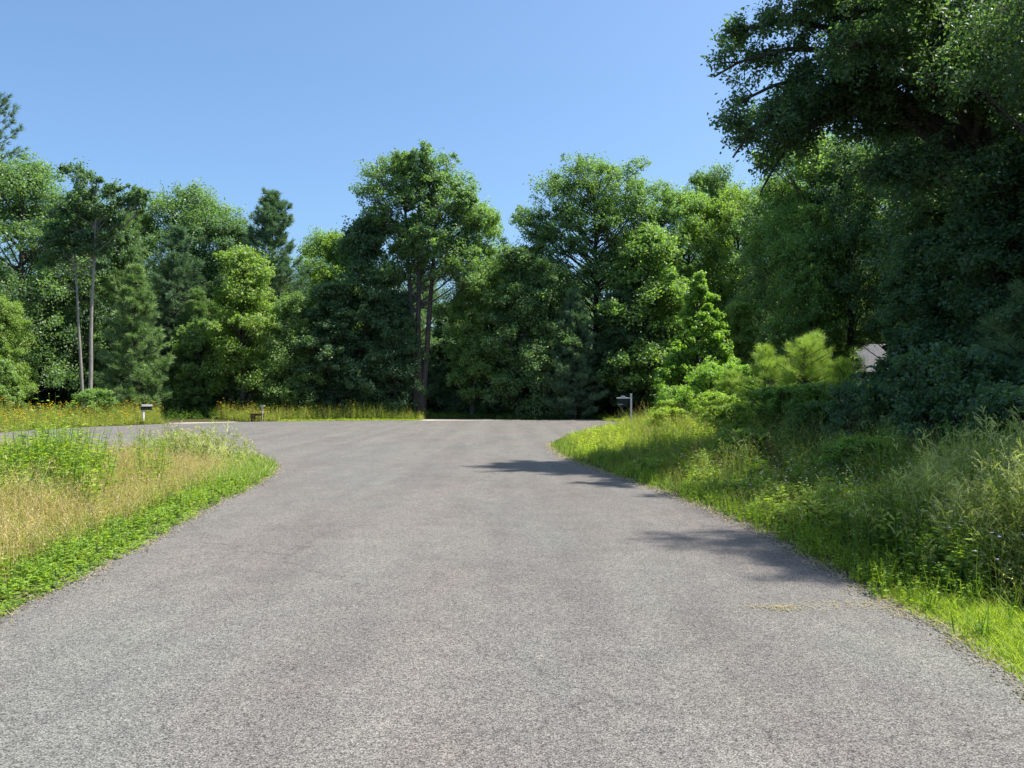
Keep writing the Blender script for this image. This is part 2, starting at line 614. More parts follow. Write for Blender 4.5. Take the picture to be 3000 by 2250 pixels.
# ------------------------------------------------------------------ setting
def grid_axis(lo, hi, fine_lo, fine_hi, fs):
    c = np.arange(fine_lo, fine_hi + fs, fs)
    a = fine_lo - np.geomspace(.8, fine_lo - lo, 22)[::-1]
    b = c[-1] + np.geomspace(.8, hi - c[-1], 22)
    return np.concatenate([a, c, b])
gx = grid_axis(-700, 700, -30, 30, .45)
gy = grid_axis(-300, 900, 0, 60, .45)
X, Y = np.meshgrid(gx, gy)
Z = gz(X, Y)
A = Acc()
nx, ny = len(gx), len(gy)
i = np.arange(ny - 1)[:, None] * nx + np.arange(nx - 1)[None]
A.add(np.stack([X, Y, Z], -1).reshape(-1, 3), np.stack([i, i + 1, i + nx + 1, i + nx], -1).reshape(-1, 4))
tag(link('ground', A.mesh('ground', M_ground, True)), 'earth and leaf litter under the meadow and forest', None, None, 'structure')

def sheet(name, poly, z, mat, label):
    me = bpy.data.meshes.new(name)
    v = [(p[0], p[1], z) for p in poly]
    me.from_pydata(v, [], [list(range(len(v)))])
    me.materials.append(mat)
    if me.polygons[0].normal.z < 0:
        me.flip_normals()
    o = link(name, me)
    return tag(o, label, None, None, 'structure')

sheet('road', ROAD, .012, M_asphalt, 'mauve grey chip sealed asphalt road opening into a round turning circle')
sheet('driveway', smooth_poly([(-17.6, 42.6), (-18.6, 43.4), (-20.2, 46.5), (-22.2, 50.5), (-25.5, 57), (-23.5, 58), (-20.2, 51.5), (-18.0, 48.2), (-15.4, 45.2), (-15.6, 44.4)], .5, .04, 4),
      .017, M_gravel, 'pale gravel driveway leaving the turning circle on the left')
sheet('driveway', smooth_poly([(-5.2, 47.2), (-5.8, 48.4), (-5.4, 50.5), (-3.5, 52.0), (-1.5, 51.5), (-1.2, 49.5), (.8, 48.9), (4.8, 49.6), (5.4, 48.9), (4.9, 48.2), (1, 48.1), (-2, 47.7)], .5, .04, 5),
      .018, M_gravel, 'pale gravel apron at the far rim of the turning circle')

# ------------------------------------------------------------------ meadow vegetation
def blades(acc, P, h, w, lean, col, rng, tipcol=None, lev=3):
    """thin bending grass blades rooted at P"""
    n = len(P)
    a = rng.uniform(0, 6.283, n)
    d = np.stack([np.cos(a), np.sin(a), np.zeros(n)], 1)
    b = rng.uniform(0, 6.283, n)
    s = np.stack([np.cos(b), np.sin(b), np.zeros(n)], 1)
    vs, cs = [], []
    if tipcol is None: tipcol = col * 1.15
    for k in range(lev):
        t = k / (lev - 1)
        q = P + d * (lean * h * t ** 2)[:, None]
        q[:, 2] += h * t * (1 - .25 * lean * t)
        ww = (w * (1 - .85 * t) * .5)[:, None]
        vs += [q - s * ww, q + s * ww]
        c = col * (1 - t) + tipcol * t
        cs += [c, c]
    v = np.stack(vs, 1); c = np.stack(cs, 1)
    base = np.arange(n)[:, None] * (2 * lev)
    fs = [base + np.array([[2 * k, 2 * k + 1, 2 * k + 3, 2 * k + 2]]) for k in range(lev - 1)]
    acc.add(v.reshape(-1, 3), np.stack(fs, 1).reshape(-1, 4), c.reshape(-1, 3))
    top = v[:, -1].copy()
    return top, d

def forbs(acc, P, h, rng, col, leafs, per, leaf_from=.15, spread=.5, stemcol=None):
    """upright stems with leaves all the way up"""
    n = len(P)
    a = rng.uniform(0, 6.283, n)
    d = np.stack([np.cos(a), np.sin(a), np.zeros(n)], 1)
    lean = rng.uniform(.05, .3, n)
    sc = col * .8 if stemcol is None else stemcol
    w = np.full(n, .007)
    b = rng.uniform(0, 6.283, n)
    s = np.stack([np.cos(b), np.sin(b), np.zeros(n)], 1)
    top = P + d * (lean * h)[:, None]; top[:, 2] += h
    v = np.stack([P - s * w[:, None], P + s * w[:, None], top + s * .002, top - s * .002], 1).reshape(-1, 3)
    acc.add(v, np.arange(len(v)).reshape(-1, 4), np.repeat(sc, 4, axis=0))
    t = rng.uniform(leaf_from, 1.03, (n, per))
    q = P[:, None] + d[:, None] * (lean * h)[:, None, None] * (t ** 1.5)[..., None]
    q[..., 2] += h[:, None] * t
    aa = rng.uniform(0, 6.283, (n, per))
    out = np.stack([np.cos(aa), np.sin(aa), np.full_like(aa, .25)], -1)
    L = np.broadcast_to(np.asarray(leafs).reshape(-1, 1), (n, per)) * (1.15 - .6 * t) * rng.uniform(.6, 1.3, (n, per))
    L = np.broadcast_to(L, (n, per))
    c = (q + out * (L * spread)[..., None]).reshape(-1, 3)
    out = out.reshape(-1, 3); L = L.reshape(-1, 1)
    dd = unit(out)
    nor = unit(rng.normal(0, .45, dd.shape) + [0, 0, 1])
    ss = unit(np.cross(nor, dd))
    W = L * .2
    p0 = c - dd * L * .5; p2 = c + dd * L * .5 - [0, 0, .12] * L
    p1 = c + ss * W + nor * L * .05; p3 = c - ss * W + nor * L * .05
    v = np.stack([p0, p1, p2, p3], 1).reshape(-1, 3)
    cc = np.repeat(col, per, axis=0) * rng.uniform(.75, 1.25, (n * per, 1))
    acc.add(v, np.arange(len(v)).reshape(-1, 4), np.repeat(cc, 4, axis=0))
    return top

def plumes(acc, top, rng, n_per, size, col, spreadv=.09, down=0.1, aspect=.22):
    """seed heads: little grains round the tip of a stem"""
    n = len(top)
    off = rng.normal(0, 1, (n, n_per, 3)) * np.array([.35, .35, 1]) * spreadv
    c = (top[:, None] + off - [0, 0, spreadv * down * 10 * .8]).reshape(-1, 3)
    k = len(c)
    dd = unit(rng.normal(0, .6, (k, 3)) + [0, 0, 1.0])
    ss = unit(np.cross(dd, rng.normal(size=(k, 3))))
    L = (size * rng.uniform(.6, 1.3, k))[:, None]
    v = np.stack([c - dd * L * .5, c + ss * L * aspect, c + dd * L * .5, c - ss * L * aspect], 1).reshape(-1, 3)
    cc = np.repeat(col, n_per, axis=0) * rng.uniform(.75, 1.25, (k, 1))
    acc.add(v, np.arange(len(v)).reshape(-1, 4), np.repeat(cc, 4, axis=0))

def spikes(acc, top, rng, n_per, L, col, up=.5, w=.012):
    """branched heads: thin arching catkin-like spikes"""
    n = len(top)
    o = np.repeat(top, n_per, axis=0)
    o = o - np.stack([np.zeros(len(o)), np.zeros(len(o)), rng.uniform(0, .30, len(o))], 1)
    a = rng.uniform(0, 6.283, len(o))
    d = unit(np.stack([np.cos(a), np.sin(a), rng.uniform(up * .4, up * 1.8, len(o))], 1))
    l = (L * rng.uniform(.5, 1.3, len(o)))[:, None]
    e = o + d * l
    s = unit(np.cross(d, rng.normal(size=o.shape))) * w * .5
    m = (o + e) / 2 + [0, 0, .01]
    v = np.stack([o - s * .3, o + s * .3, m + s, m - s], 1)
    v2 = np.stack([m - s, m + s, e + s * .25, e - s * .25], 1)
    v = np.concatenate([v, v2], 1).reshape(-1, 3)
    cc = np.repeat(col, n_per, axis=0) * rng.uniform(.8, 1.2, (len(o), 1))
    acc.add(v, np.arange(len(v)).reshape(-1, 4), np.repeat(cc, 8, axis=0))
    # grains along every spike
    g = 9
    t = rng.uniform(.2, 1, (len(o), g, 1))
    c = (o[:, None] * (1 - t) + e[:, None] * t).reshape(-1, 3) + rng.normal(0, w * .5, (len(o) * g, 3))
    leaves(acc, c, w * 1.9, rng, .3, np.repeat(cc, g, axis=0) * 1.15, .6)

def scatter(rng, n, x0, x1, y0, y1, fall=9.0, pw=1.3, margin=1.5):
    """random ground points, thinner with distance, only where the photo could see them"""
    P = np.stack([rng.uniform(x0, x1, n), rng.uniform(y0, y1, n)], 1)
    keep = rng.random(n) < np.minimum(1, (fall / np.maximum(P[:, 1], 1)) ** pw)
    keep &= np.abs(P[:, 0]) < .66 * P[:, 1] + margin
    P = P[keep]
    d = road_dist(P)
    return P, d

def root(P, d):
    return np.concatenate([P, gz(P[:, 0], P[:, 1], d)[:, None]], 1)

def pick(rng, n, cols, p=None):
    c = np.array(cols)[rng.choice(len(cols), n, p=p)]
    return c * rng.uniform(.8, 1.2, (n, 1))

LIME = (.290, .400, .045); GREEN = (.165, .275, .045); DEEP = (.085, .160, .040); STRAW = (.62, .50, .26)
TAN = (.48, .37, .19); OLIVE = (.25, .28, .085); RUST = (.23, .125, .085); PALE = (.46, .49, .24)

def finish(acc, name, label, cat):
    o = link(name, acc.mesh(name, M_plant))
    tag(o, label, cat, None, 'stuff')
    return o

# ---- left plot
rng = np.random.default_rng(11)
P, d = scatter(rng, 150000, -26, -3.4, 3.5, 25, 8)
k = (d > -.05) & (d < .98 + .25 * vnoise(P[:, 0], P[:, 1], 1.3, 5)) & (P[:, 0] < -3.3)
k &= rng.random(len(P)) < 1.15 - .45 * d
k &= P[:, 1] < 20.5 + (P[:, 0] < -8) * 0
P1, d1 = P[k], d[k]
q = root(P1, d1)
A = Acc()
h = rng.uniform(.05, .15, len(q)) * (.6 + .9 * (d1 / .8).clip(0, 1)) * (.7 + .6 * vnoise(P1[:, 0], P1[:, 1], .8, 8))
h *= np.where(P1[:, 1] > 12, 1.2, 1)
forbs(A, q, h + .02, rng, pick(rng, len(q), [(.28, .40, .06), (.19, .30, .05), (.24, .37, .05), (.14, .24, .05)]), .050 * (1 + .03 * P1[:, 1]), 9, .3, .5)
mx_ = rng.random(len(q)) < .10
blades(A, q[mx_], rng.uniform(.12, .40, mx_.sum()), np.full(mx_.sum(), .006), rng.uniform(.2, .9, mx_.sum()), pick(rng, mx_.sum(), [OLIVE, TAN, STRAW, GREEN, PALE]), rng)
finish(A, 'clover_ground_cover', 'low bright green clover lining the left road edge', 'ground cover')

A = Acc()
P, d = scatter(rng, 340000, -20, -3.6, 3.5, 24.5, 8)
k = (d > .60) & (P[:, 0] < -3.6)
P, d = P[k], d[k]
nz = vnoise(P[:, 0], P[:, 1], 2.1, 21)
weedy = ((d - 1.5) / 1.3).clip(0, 1) * .78 * ((14.6 - P[:, 1]) / 2.2).clip(0, 1) + (nz - .5) * .75 + .30 * np.exp(-((P[:, 0] + 6.8) ** 2 / 3.0 + (P[:, 1] - 10.5) ** 2 / 6.0)) + .22 * ((8.6 - P[:, 1]) / 1.5).clip(0, 1)
lawn = (P[:, 0] < -13.2) | ((P[:, 1] > 19) & (P[:, 0] < -10.5))
back = ((P[:, 1] - 14) / 5).clip(0, 1) * (P[:, 0] < -6.5)
kd = (weedy < .42) & ~lawn & (rng.random(len(P)) < .9)
q = root(P[kd], d[kd])
n = len(q)
h = rng.uniform(.36, .86, n) * (.55 + .6 * ((d[kd] - .7) / 1.2).clip(0, 1)) * (1 - .58 * ((q[:, 1] - 12.5) / 5).clip(0, 1)) * (.75 + .5 * vnoise(q[:, 0], q[:, 1], 1.1, 9))
col = pick(rng, n, [STRAW, TAN, (.42, .36, .17), OLIVE, (.20, .26, .05)], [.28, .20, .18, .18, .16])
w = .005 * (1 + .06 * q[:, 1])
top, _ = blades(A, q, h, w, rng.uniform(.15, .75, n), col, rng, pick(rng, n, [STRAW, (.55, .44, .22), TAN]))
s = rng.random(n) < .35
plumes(A, top[s], rng, 7, .022, pick(rng, s.sum(), [STRAW, (.52, .43, .24), TAN]), .05)
finish(A, 'dry_grass', 'straw coloured dry grass standing on the left plot', 'dry grass')

A = Acc()
P, d = scatter(rng, 130000, -26, -3.8, 3.8, 23, 9)
nz = vnoise(P[:, 0], P[:, 1], 2.1, 21)
weedy = ((d - 1.5) / 1.3).clip(0, 1) * .78 * ((14.6 - P[:, 1]) / 2.2).clip(0, 1) + (nz - .5) * .75 + .30 * np.exp(-((P[:, 0] + 6.8) ** 2 / 3.0 + (P[:, 1] - 10.5) ** 2 / 6.0)) + .22 * ((8.6 - P[:, 1]) / 1.5).clip(0, 1)
lawn = (P[:, 0] < -13.2) | ((P[:, 1] > 18.5) & (P[:, 0] < -9.5))
k = (d > 1.0) & (P[:, 0] < -3.8) & ~lawn & ((weedy > .40) | (rng.random(len(P)) < .07))
q = root(P[k], d[k]); n = len(q); dk = d[k]
bump = np.exp(-((q[:, 0] + 6.3) ** 2 / 3.5 + (q[:, 1] - 11.2) ** 2 / 5.5))
hh = (.44 + .62 * bump) * rng.uniform(.65, 1.15, n)
hh = np.where(weedy[k] > .40, hh, hh * .7) * (1 - .72 * ((q[:, 1] - 12.0) / 5).clip(0, 1)) * (.65 + .7 * vnoise(q[:, 0], q[:, 1], .9, 19))
forbs(A, q, hh, rng, pick(rng, n, [LIME, GREEN, (.20, .34, .04), (.30, .38, .05), (.17, .26, .07)]), .105, 15, .12, .55)
# the tall airy clump at the tip of the plot
Pt = np.stack([rng.normal(-7.3, 1.2, 620), rng.normal(17.9, .8, 620)], 1)
dt = road_dist(Pt)
Pt, dt = Pt[dt > .15], dt[dt > .15]
q = root(Pt, dt); n = len(q)
hh = .92 * (rng.uniform(.40, .85, n) + .25 * (rng.random(n) < .12)) * np.exp(-((q[:, 0] + 7.2) / 1.7) ** 2)
top = forbs(A, q, hh, rng, pick(rng, n, [(.25, .32, .09), OLIVE, PALE]), .05, 7)
spikes(A, top, rng, 5, .14, pick(rng, n, [PALE, (.42, .40, .22), (.25, .30, .10)]), .9, .014)
finish(A, 'tall_weeds', 'leafy green weeds growing thick on the left plot', 'weeds')

A = Acc()
P, d = scatter(rng, 60000, -30, -6, 13, 26, 12)
k = (d > .0) & ((P[:, 0] < -12.6) | ((P[:, 1] > 18.2) & (P[:, 0] < -9.2)))
q = root(P[k], d[k]); n = len(q)
blades(A, q, rng.uniform(.05, .12, n), np.full(n, .018), rng.uniform(.2, .8, n), pick(rng, n, [GREEN, LIME, OLIVE]), rng, None, 2)
P, d = scatter(rng, 22000, -8.5, -4.6, 14, 20, 16)
k = (d > .02) & (d < 1.0)
q = root(P[k], d[k]); n = len(q)
blades(A, q, rng.uniform(.10, .32, n), np.full(n, .014), rng.uniform(.2, .8, n), pick(rng, n, [GREEN, LIME, OLIVE, PALE]), rng, None, 3)
finish(A, 'short_grass', 'short green grass at the back of the left plot', 'grass')

# ---- right verge
rng = np.random.default_rng(12)
A = Acc()
P, d = scatter(rng, 90000, 1, 6, 3.6, 42, 7, 1.0)
k = (d > -.03) & (d < .85 + .3 * vnoise(P[:, 0], P[:, 1], 1.2, 4)) & (P[:, 0] > 1)
near = P[:, 1] < 6.4
k &= near | (d < .55)
P, d = P[k], d[k]
q = root(P, d); n = len(q)
near = (q[:, 1] < 6.6)
h = np.where(near, rng.uniform(.06, .16, n), rng.uniform(.07, .24, n)) * (.55 + (d / .5).clip(0, 1.2))
cn = pick(rng, n, [(.33, .43, .07), (.37, .45, .09), LIME])
cf = pick(rng, n, [LIME, GREEN, OLIVE, DEEP])
col = np.where(near[:, None], cn, cf)
blades(A, q, h, .006 * (1 + .07 * q[:, 1]), rng.uniform(.2, .9, n), col, rng)
Pn = np.stack([rng.uniform(2.6, 5.6, 60000), rng.uniform(3.4, 6.4, 60000)], 1)
dn = road_dist(Pn)
kn = (dn > -.02) & (dn < .95 - .28 * (Pn[:, 1] - 4.4).clip(0, 3))
q = root(Pn[kn], dn[kn]); n = len(q)
blades(A, q, rng.uniform(.05, .15, n) * (.6 + dn[kn].clip(0, .6)), np.full(n, .0075), rng.uniform(.3, 1.0, n), pick(rng, n, [(.34, .44, .06), (.38, .46, .08), (.24, .34, .06)]), rng)
P, d = scatter(rng, 26000, 1, 6, 5.2, 25, 7, 1.0)
k = (d > -.02) & (d < .6) & (P[:, 0] > 1) & (vnoise(P[:, 0], P[:, 1], 1.0, 31) > .42)
q = root(P[k], d[k]); n = len(q)
forbs(A, q, rng.uniform(.08, .30, n), rng, pick(rng, n, [LIME, GREEN, (.16, .26, .02)]), .05, 8, .2)
finish(A, 'verge_grass', 'short bright grass along the right road edge', 'grass')

A = Acc()
P, d = scatter(rng, 290000, 1, 15, 4.2, 42, 7, 1.25)
k = (d > .3) & (P[:, 0] > 1) & (d < 8)
k &= (P[:, 1] > 6.2) | (d > .62)
k &= ~((P[:, 1] > 8.5) & (P[:, 1] < 21) & (d > 3.6))
k &= rng.random(len(P)) < np.where(vnoise(P[:, 0], P[:, 1], 1.3, 52) > .5, .40, .80)
P, d = P[k], d[k]
q = root(P, d); n = len(q)
far = ((q[:, 1] - 15) / 4).clip(0, 1)
hb = .22 + .60 * ((d - .3) / 2.2).clip(0, 1)
h = hb * rng.uniform(.6, 1.25, n) * (.45 + .95 * vnoise(P[:, 0], P[:, 1], 1.0, 14)) * (1 - .12 * far)
rust = (vnoise(P[:, 0], P[:, 1], 2.2, 17) > .55) & (rng.random(n) < .5)
cf = pick(rng, n, [GREEN, DEEP, OLIVE, (.18, .27, .05), LIME], [.3, .2, .2, .2, .1])
cs = pick(rng, n, [LIME, (.33, .39, .07), OLIVE, (.42, .37, .15), GREEN], [.34, .26, .15, .15, .1])
col = np.where((rng.random(n) < far)[:, None], cs, cf)
tip = np.where(rust[:, None], pick(rng, n, [RUST, (.22, .13, .08)]), col * 1.2)
top, _ = blades(A, q, h, .0042 * (1 + .09 * q[:, 1]), rng.uniform(.15, .8, n), col, rng, tip)
plumes(A, top[rust], rng, 9, .016, pick(rng, rust.sum(), [RUST, (.23, .14, .09), (.28, .20, .12)]), .055)
s = (rng.random(n) < .10 + .2 * far) & ~rust
plumes(A, top[s], rng, 7, .022, pick(rng, s.sum(), [PALE, STRAW, OLIVE]), .05)
finish(A, 'meadow_grass', 'knee high mixed grass with reddish seed heads on the right bank', 'meadow grass')

A = Acc()
P, d = scatter(rng, 250000, 1, 13, 4.4, 40, 7.5, 1.2)
clump = vnoise(P[:, 0], P[:, 1], 1.5, 23)
k = (d > .45) & (P[:, 0] > 1) & (d < 7.5) & ((clump > .40) | (P[:, 1] < 8.5))
k &= (P[:, 1] > 6.0) | (d > .75)
k &= ~((P[:, 1] > 20) & (rng.random(len(P)) < .5))
k &= ~((P[:, 1] > 8.5) & (P[:, 1] < 21) & (d > 3.6))
P, d = P[k], d[k]
q = root(P, d); n = len(q)
tall = np.exp(-((q[:, 1] - 6.6) / 2.0) ** 2) * ((d - .5) / 1.2).clip(0, 1)
h = (.38 + .45 * ((d - .5) / 2).clip(0, 1) + .62 * tall) * rng.uniform(.55, 1.12, n) * (.72 + .5 * vnoise(q[:, 0], q[:, 1], .9, 41))
far = ((q[:, 1] - 16) / 4).clip(0, 1)
h *= (1 - .2 * far) * (1 - .28 * ((q[:, 1] - 8.2) / 1.5).clip(0, 1)) * (.50 + .85 * vnoise(q[:, 0], q[:, 1], 1.1, 63))
cf = pick(rng, n, [GREEN, DEEP, (.19, .29, .05), (.22, .31, .08)])
cs = pick(rng, n, [LIME, (.33, .42, .06), GREEN])
col = np.where((rng.random(n) < far)[:, None], cs, cf)
col = np.where((tall > .25)[:, None], pick(rng, n, [(.26, .34, .09), (.20, .30, .06), (.32, .38, .11)]), col)
patch = vnoise(q[:, 0], q[:, 1], .8, 91)
col = np.where((patch > .62)[:, None], col * [1.5, 1.35, 1.1], col)
top = forbs(A, q, h, rng, col, np.where(tall > .25, .05, .06 + .05 * (patch > .55)), 15, .1)
s = (tall > .22) & (rng.random(n) < .5)
spikes(A, top[s], rng, 9, .12, pick(rng, s.sum(), [PALE, (.38, .40, .20), (.30, .34, .13)]), .8, .008)
s = (tall <= .22) & (rng.random(n) < .25)
spikes(A, top[s], rng, 5, .10, pick(rng, s.sum(), [PALE, OLIVE, (.25, .28, .10)]), .8, .009)
finish(A, 'tall_weeds', 'tall feathery weeds with pale seed spikes on the right bank', 'weeds')

# small flowers
def flowers(acc, P3, rng, size, col, petals=5):
    n = len(P3)
    for k_ in range(petals):
        a = k_ * 6.283 / petals + rng.uniform(0, .4, n)
        d_ = np.stack([np.cos(a), np.sin(a), rng.uniform(-.1, .5, n)], 1)
        s_ = np.stack([-np.sin(a), np.cos(a), np.zeros(n)], 1)
        L = size
        v = np.stack([P3, P3 + d_ * L * .6 + s_ * L * .3, P3 + d_ * L, P3 + d_ * L * .6 - s_ * L * .3], 1).reshape(-1, 3)
        acc.add(v, np.arange(len(v)).reshape(-1, 4), np.repeat(col, 4, axis=0))

A = Acc()
P, d = scatter(rng, 1500, 2, 8, 4.6, 14, 9)
k = (d > .45) & (d < 3.2) & (P[:, 0] > 1)
q = root(P[k], d[k]); n = len(q)
blades(A, q, rng.uniform(.3, .75, n), np.full(n, .006), np.full(n, .1), pick(rng, n, [GREEN]), rng)
q2 = q.copy(); q2[:, 2] += rng.uniform(.35, .72, n)
flowers(A, q2, rng, .017, pick(rng, n, [(.42, .38, .70), (.50, .46, .72), (.62, .60, .72)]), 6)
finish(A, 'wildflowers', 'small pale lilac flowers in the right bank', 'wildflowers')

# ---- far verge with yellow flowers
rng = np.random.default_rng(13)
A = Acc(); F = Acc(); G = Acc()
P = np.stack([rng.uniform(-34, 8, 200000), rng.uniform(24, 56, 200000)], 1)
k = (np.abs(P[:, 0]) < .68 * P[:, 1] + 1) & ((P[:, 0] < -17) | (P[:, 1] > 43))
P = P[k]
d = road_dist(P)
ang = (P[:, 0] + 20.8) / 1.0 + (P[:, 1] - 48.0) * .55
on_drive = in_poly(P, smooth_poly([(-17.6, 42.0), (-18.9, 43.4), (-20.5, 46.5), (-22.5, 50.5), (-26, 57), (-23, 58), (-19.9, 51.5), (-17.7, 48.2), (-14.9, 45.2), (-15.2, 43.9)], .6, 0, 4))
k = (d > 0) & (d < 5) & ~on_drive
P, d = P[k], d[k]
q = root(P, d); n = len(q)
mown = (q[:, 0] > -13.6) & (q[:, 0] < -5.6) & (d < 1.0)
sparse = q[:, 0] > -5.4
nz = vnoise(q[:, 0], q[:, 1], 1.6, 2)
h = (.38 + .66 * (d / 1.6).clip(0, 1)) * rng.uniform(.55, 1.15, n) * (.65 + .6 * nz)
h = np.where(sparse, h * .62, h)
h = np.where(mown, rng.uniform(.06, .14, n), h)
kk = rng.random(n) < np.where(sparse, .45, .62)
kk &= ~((q[:, 0] > -5.4) & (q[:, 0] < -1.0) & (q[:, 1] < 52) & (d < 3))
kk &= ~((q[:, 0] > -1.2) & (q[:, 0] < 5.4) & (q[:, 1] < 49.7))
q, h, mown, sparse, d = q[kk], h[kk], mown[kk], sparse[kk], d[kk]
n = len(q)
cc = pick(rng, n, [(.32, .36, .09), OLIVE, (.22, .30, .06), (.42, .38, .15), LIME])
cc = np.where(mown[:, None], pick(rng, n, [(.32, .46, .05), LIME]), cc)
cc = np.where(sparse[:, None], pick(rng, n, [GREEN, DEEP, OLIVE]), cc)
strip = q[:, 0] > 5.2
cc = np.where(strip[:, None], pick(rng, n, [LIME, (.22, .30, .05), OLIVE]), cc)
h = np.where(strip, h * .8 + .08, h)
h = h * (1 - .45 * ((q[:, 0] + 8.5) / 3).clip(0, 1)) * np.where(strip, 1, .88)
isf = rng.random(n) < .78
blades(A, q[~isf], h[~isf], np.full((~isf).sum(), .022), rng.uniform(.1, .6, (~isf).sum()), cc[~isf], rng)
top = forbs(A, q[isf], h[isf], rng, cc[isf], .085, 9)
finish(A, 'meadow_grass', 'olive and green meadow plants beyond the turning circle', 'meadow grass')
s = (h[isf] > .38) & ~sparse[isf] & (rng.random(isf.sum()) < .26)
t3 = top[s]
t3 = t3[vnoise(t3[:, 0], t3[:, 1], 1.5, 77) > .45]
flowers(F, t3 + [0, 0, .03], rng, .055, pick(rng, len(t3), [(.80, .52, .02), (.82, .45, .02), (.78, .60, .05), (.70, .40, .12)]), 6)
finish(F, 'yellow_wildflowers', 'yellow and orange coneflowers along the far edge of the turning circle', 'wildflowers')

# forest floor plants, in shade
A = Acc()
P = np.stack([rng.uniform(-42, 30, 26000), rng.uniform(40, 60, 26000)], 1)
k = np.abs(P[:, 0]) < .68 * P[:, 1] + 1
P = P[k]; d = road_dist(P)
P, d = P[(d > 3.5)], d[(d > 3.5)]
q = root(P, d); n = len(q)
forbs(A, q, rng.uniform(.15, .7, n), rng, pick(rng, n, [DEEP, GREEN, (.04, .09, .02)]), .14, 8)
P = np.stack([rng.uniform(5.5, 22, 30000), rng.uniform(7, 42, 30000)], 1)
k = np.abs(P[:, 0]) < .68 * P[:, 1] + 2
P = P[k]; d = road_dist(P)
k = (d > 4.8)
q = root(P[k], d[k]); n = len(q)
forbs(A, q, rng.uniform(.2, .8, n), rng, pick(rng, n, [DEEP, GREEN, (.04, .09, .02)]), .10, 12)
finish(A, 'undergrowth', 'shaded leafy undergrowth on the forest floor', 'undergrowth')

# crumbled stones, dead grass and dirt where asphalt meets earth
A = Acc()
E0 = ROAD; E1 = np.roll(ROAD, -1, axis=0)
sel = (E0[:, 1] > 2.5) & (E0[:, 1] < 24)
ii = rng.choice(np.where(sel)[0], 15000, p=(1 / (E0[sel, 1] + 2)) / (1 / (E0[sel, 1] + 2)).sum())
tt = rng.random((len(ii), 1))
P = E0[ii] * (1 - tt) + E1[ii] * tt + rng.normal(0, .075, (len(ii), 2))
P = P[np.linalg.norm(E1[ii] - E0[ii], axis=1) < 1]
n = len(P)
r_ = rng.uniform(.003, .0085, (n, 1)) * (1 + .05 * P[:, 1:2])
z0 = np.maximum(gz(P[:, 0], P[:, 1]), .012)[:, None]
c3 = np.concatenate([P, z0 + r_ * .5], 1)
up = np.array([[0, 0, 1.]]); a = rng.uniform(0, 6.28, n)
dx = np.stack([np.cos(a), np.sin(a), np.zeros(n)], 1) * r_; dy = np.stack([-np.sin(a), np.cos(a), np.zeros(n)], 1) * r_ * .8
T_ = c3 + up * r_ * .6
v = np.stack([c3 - dx - dy, c3 + dx - dy, c3 + dx + dy, c3 - dx + dy, T_ - dx * .5 - dy * .5, T_ + dx * .5 - dy * .5, T_ + dx * .5 + dy * .5, T_ - dx * .5 + dy * .5], 1).reshape(-1, 3)
q8 = np.array([[4, 5, 6, 7], [0, 1, 5, 4], [1, 2, 6, 5], [2, 3, 7, 6], [3, 0, 4, 7]])
f = (np.arange(n)[:, None, None] * 8 + q8[None]).reshape(-1, 4)
A.add(v, f, np.repeat(pick(rng, n, [(.20, .19, .18), (.27, .25, .23), (.15, .13, .11), (.34, .32, .29)]), 8, axis=0))
o = link('edge_gravel', A.mesh('edge_gravel', M_plant))
tag(o, 'loose stones and crumbs strewn along both edges of the asphalt', 'gravel', None, 'stuff')
A = Acc()
sel = (E0[:, 1] > 2.5) & (E0[:, 1] < 26)
ii = rng.choice(np.where(sel)[0], 9000)
tt = rng.random((len(ii), 1))
P = E0[ii] * (1 - tt) + E1[ii] * tt + rng.normal(0, .07, (len(ii), 2))
P = P[(np.linalg.norm(E1[ii] - E0[ii], axis=1) < 1)]
n = len(P)
q = np.concatenate([P, np.maximum(gz(P[:, 0], P[:, 1]), .012)[:, None]], 1)
blades(A, q, rng.uniform(.02, .07, n), .004 * (1 + .06 * P[:, 1]), rng.uniform(1.2, 2.6, n), pick(rng, n, [TAN, STRAW, OLIVE, (.22, .16, .10)]), rng)
finish(A, 'dead_grass', 'flattened dead grass blades lying over the asphalt edges', 'dead grass')

# dry clippings on the asphalt
A = Acc()
n = 700
c1 = np.stack([rng.normal(1.98, .10, n), rng.normal(5.98, .05, n)], 1)
c2 = np.stack([rng.normal(2.55, .20, n), rng.normal(6.05, .07, n)], 1)
P = np.concatenate([c1[:110], c2[:90], np.stack([rng.uniform(2.7, 2.95, 90), rng.uniform(5.7, 6.2, 90)], 1)])
n = len(P)
a = rng.uniform(0, 3.14, n)
dv = np.stack([np.cos(a), np.sin(a)], 1) * rng.uniform(.01, .035, (n, 1))
sv_ = np.stack([-np.sin(a), np.cos(a)], 1) * .0022
z = np.full((n, 1), .0165) + rng.uniform(0, .008, (n, 1))
v = np.stack([np.concatenate([P - dv - sv_, z], 1), np.concatenate([P - dv + sv_, z], 1), np.concatenate([P + dv + sv_, z + .003], 1), np.concatenate([P + dv - sv_, z + .003], 1)], 1).reshape(-1, 3)
A.add(v, np.arange(len(v)).reshape(-1, 4), np.repeat(pick(rng, n, [(.45, .38, .24), (.40, .32, .19), (.42, .37, .25)]), 4, axis=0))
finish(A, 'straw_clippings', 'small scatter of yellow straw lying on the asphalt', 'straw')

# ------------------------------------------------------------------ trees
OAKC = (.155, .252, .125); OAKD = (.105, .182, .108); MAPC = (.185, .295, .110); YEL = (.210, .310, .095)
BRIGHT = (.215, .350, .085); PALEG = (.190, .290, .120); PINEC = (.190, .290, .135); PINED = (.120, .200, .130)

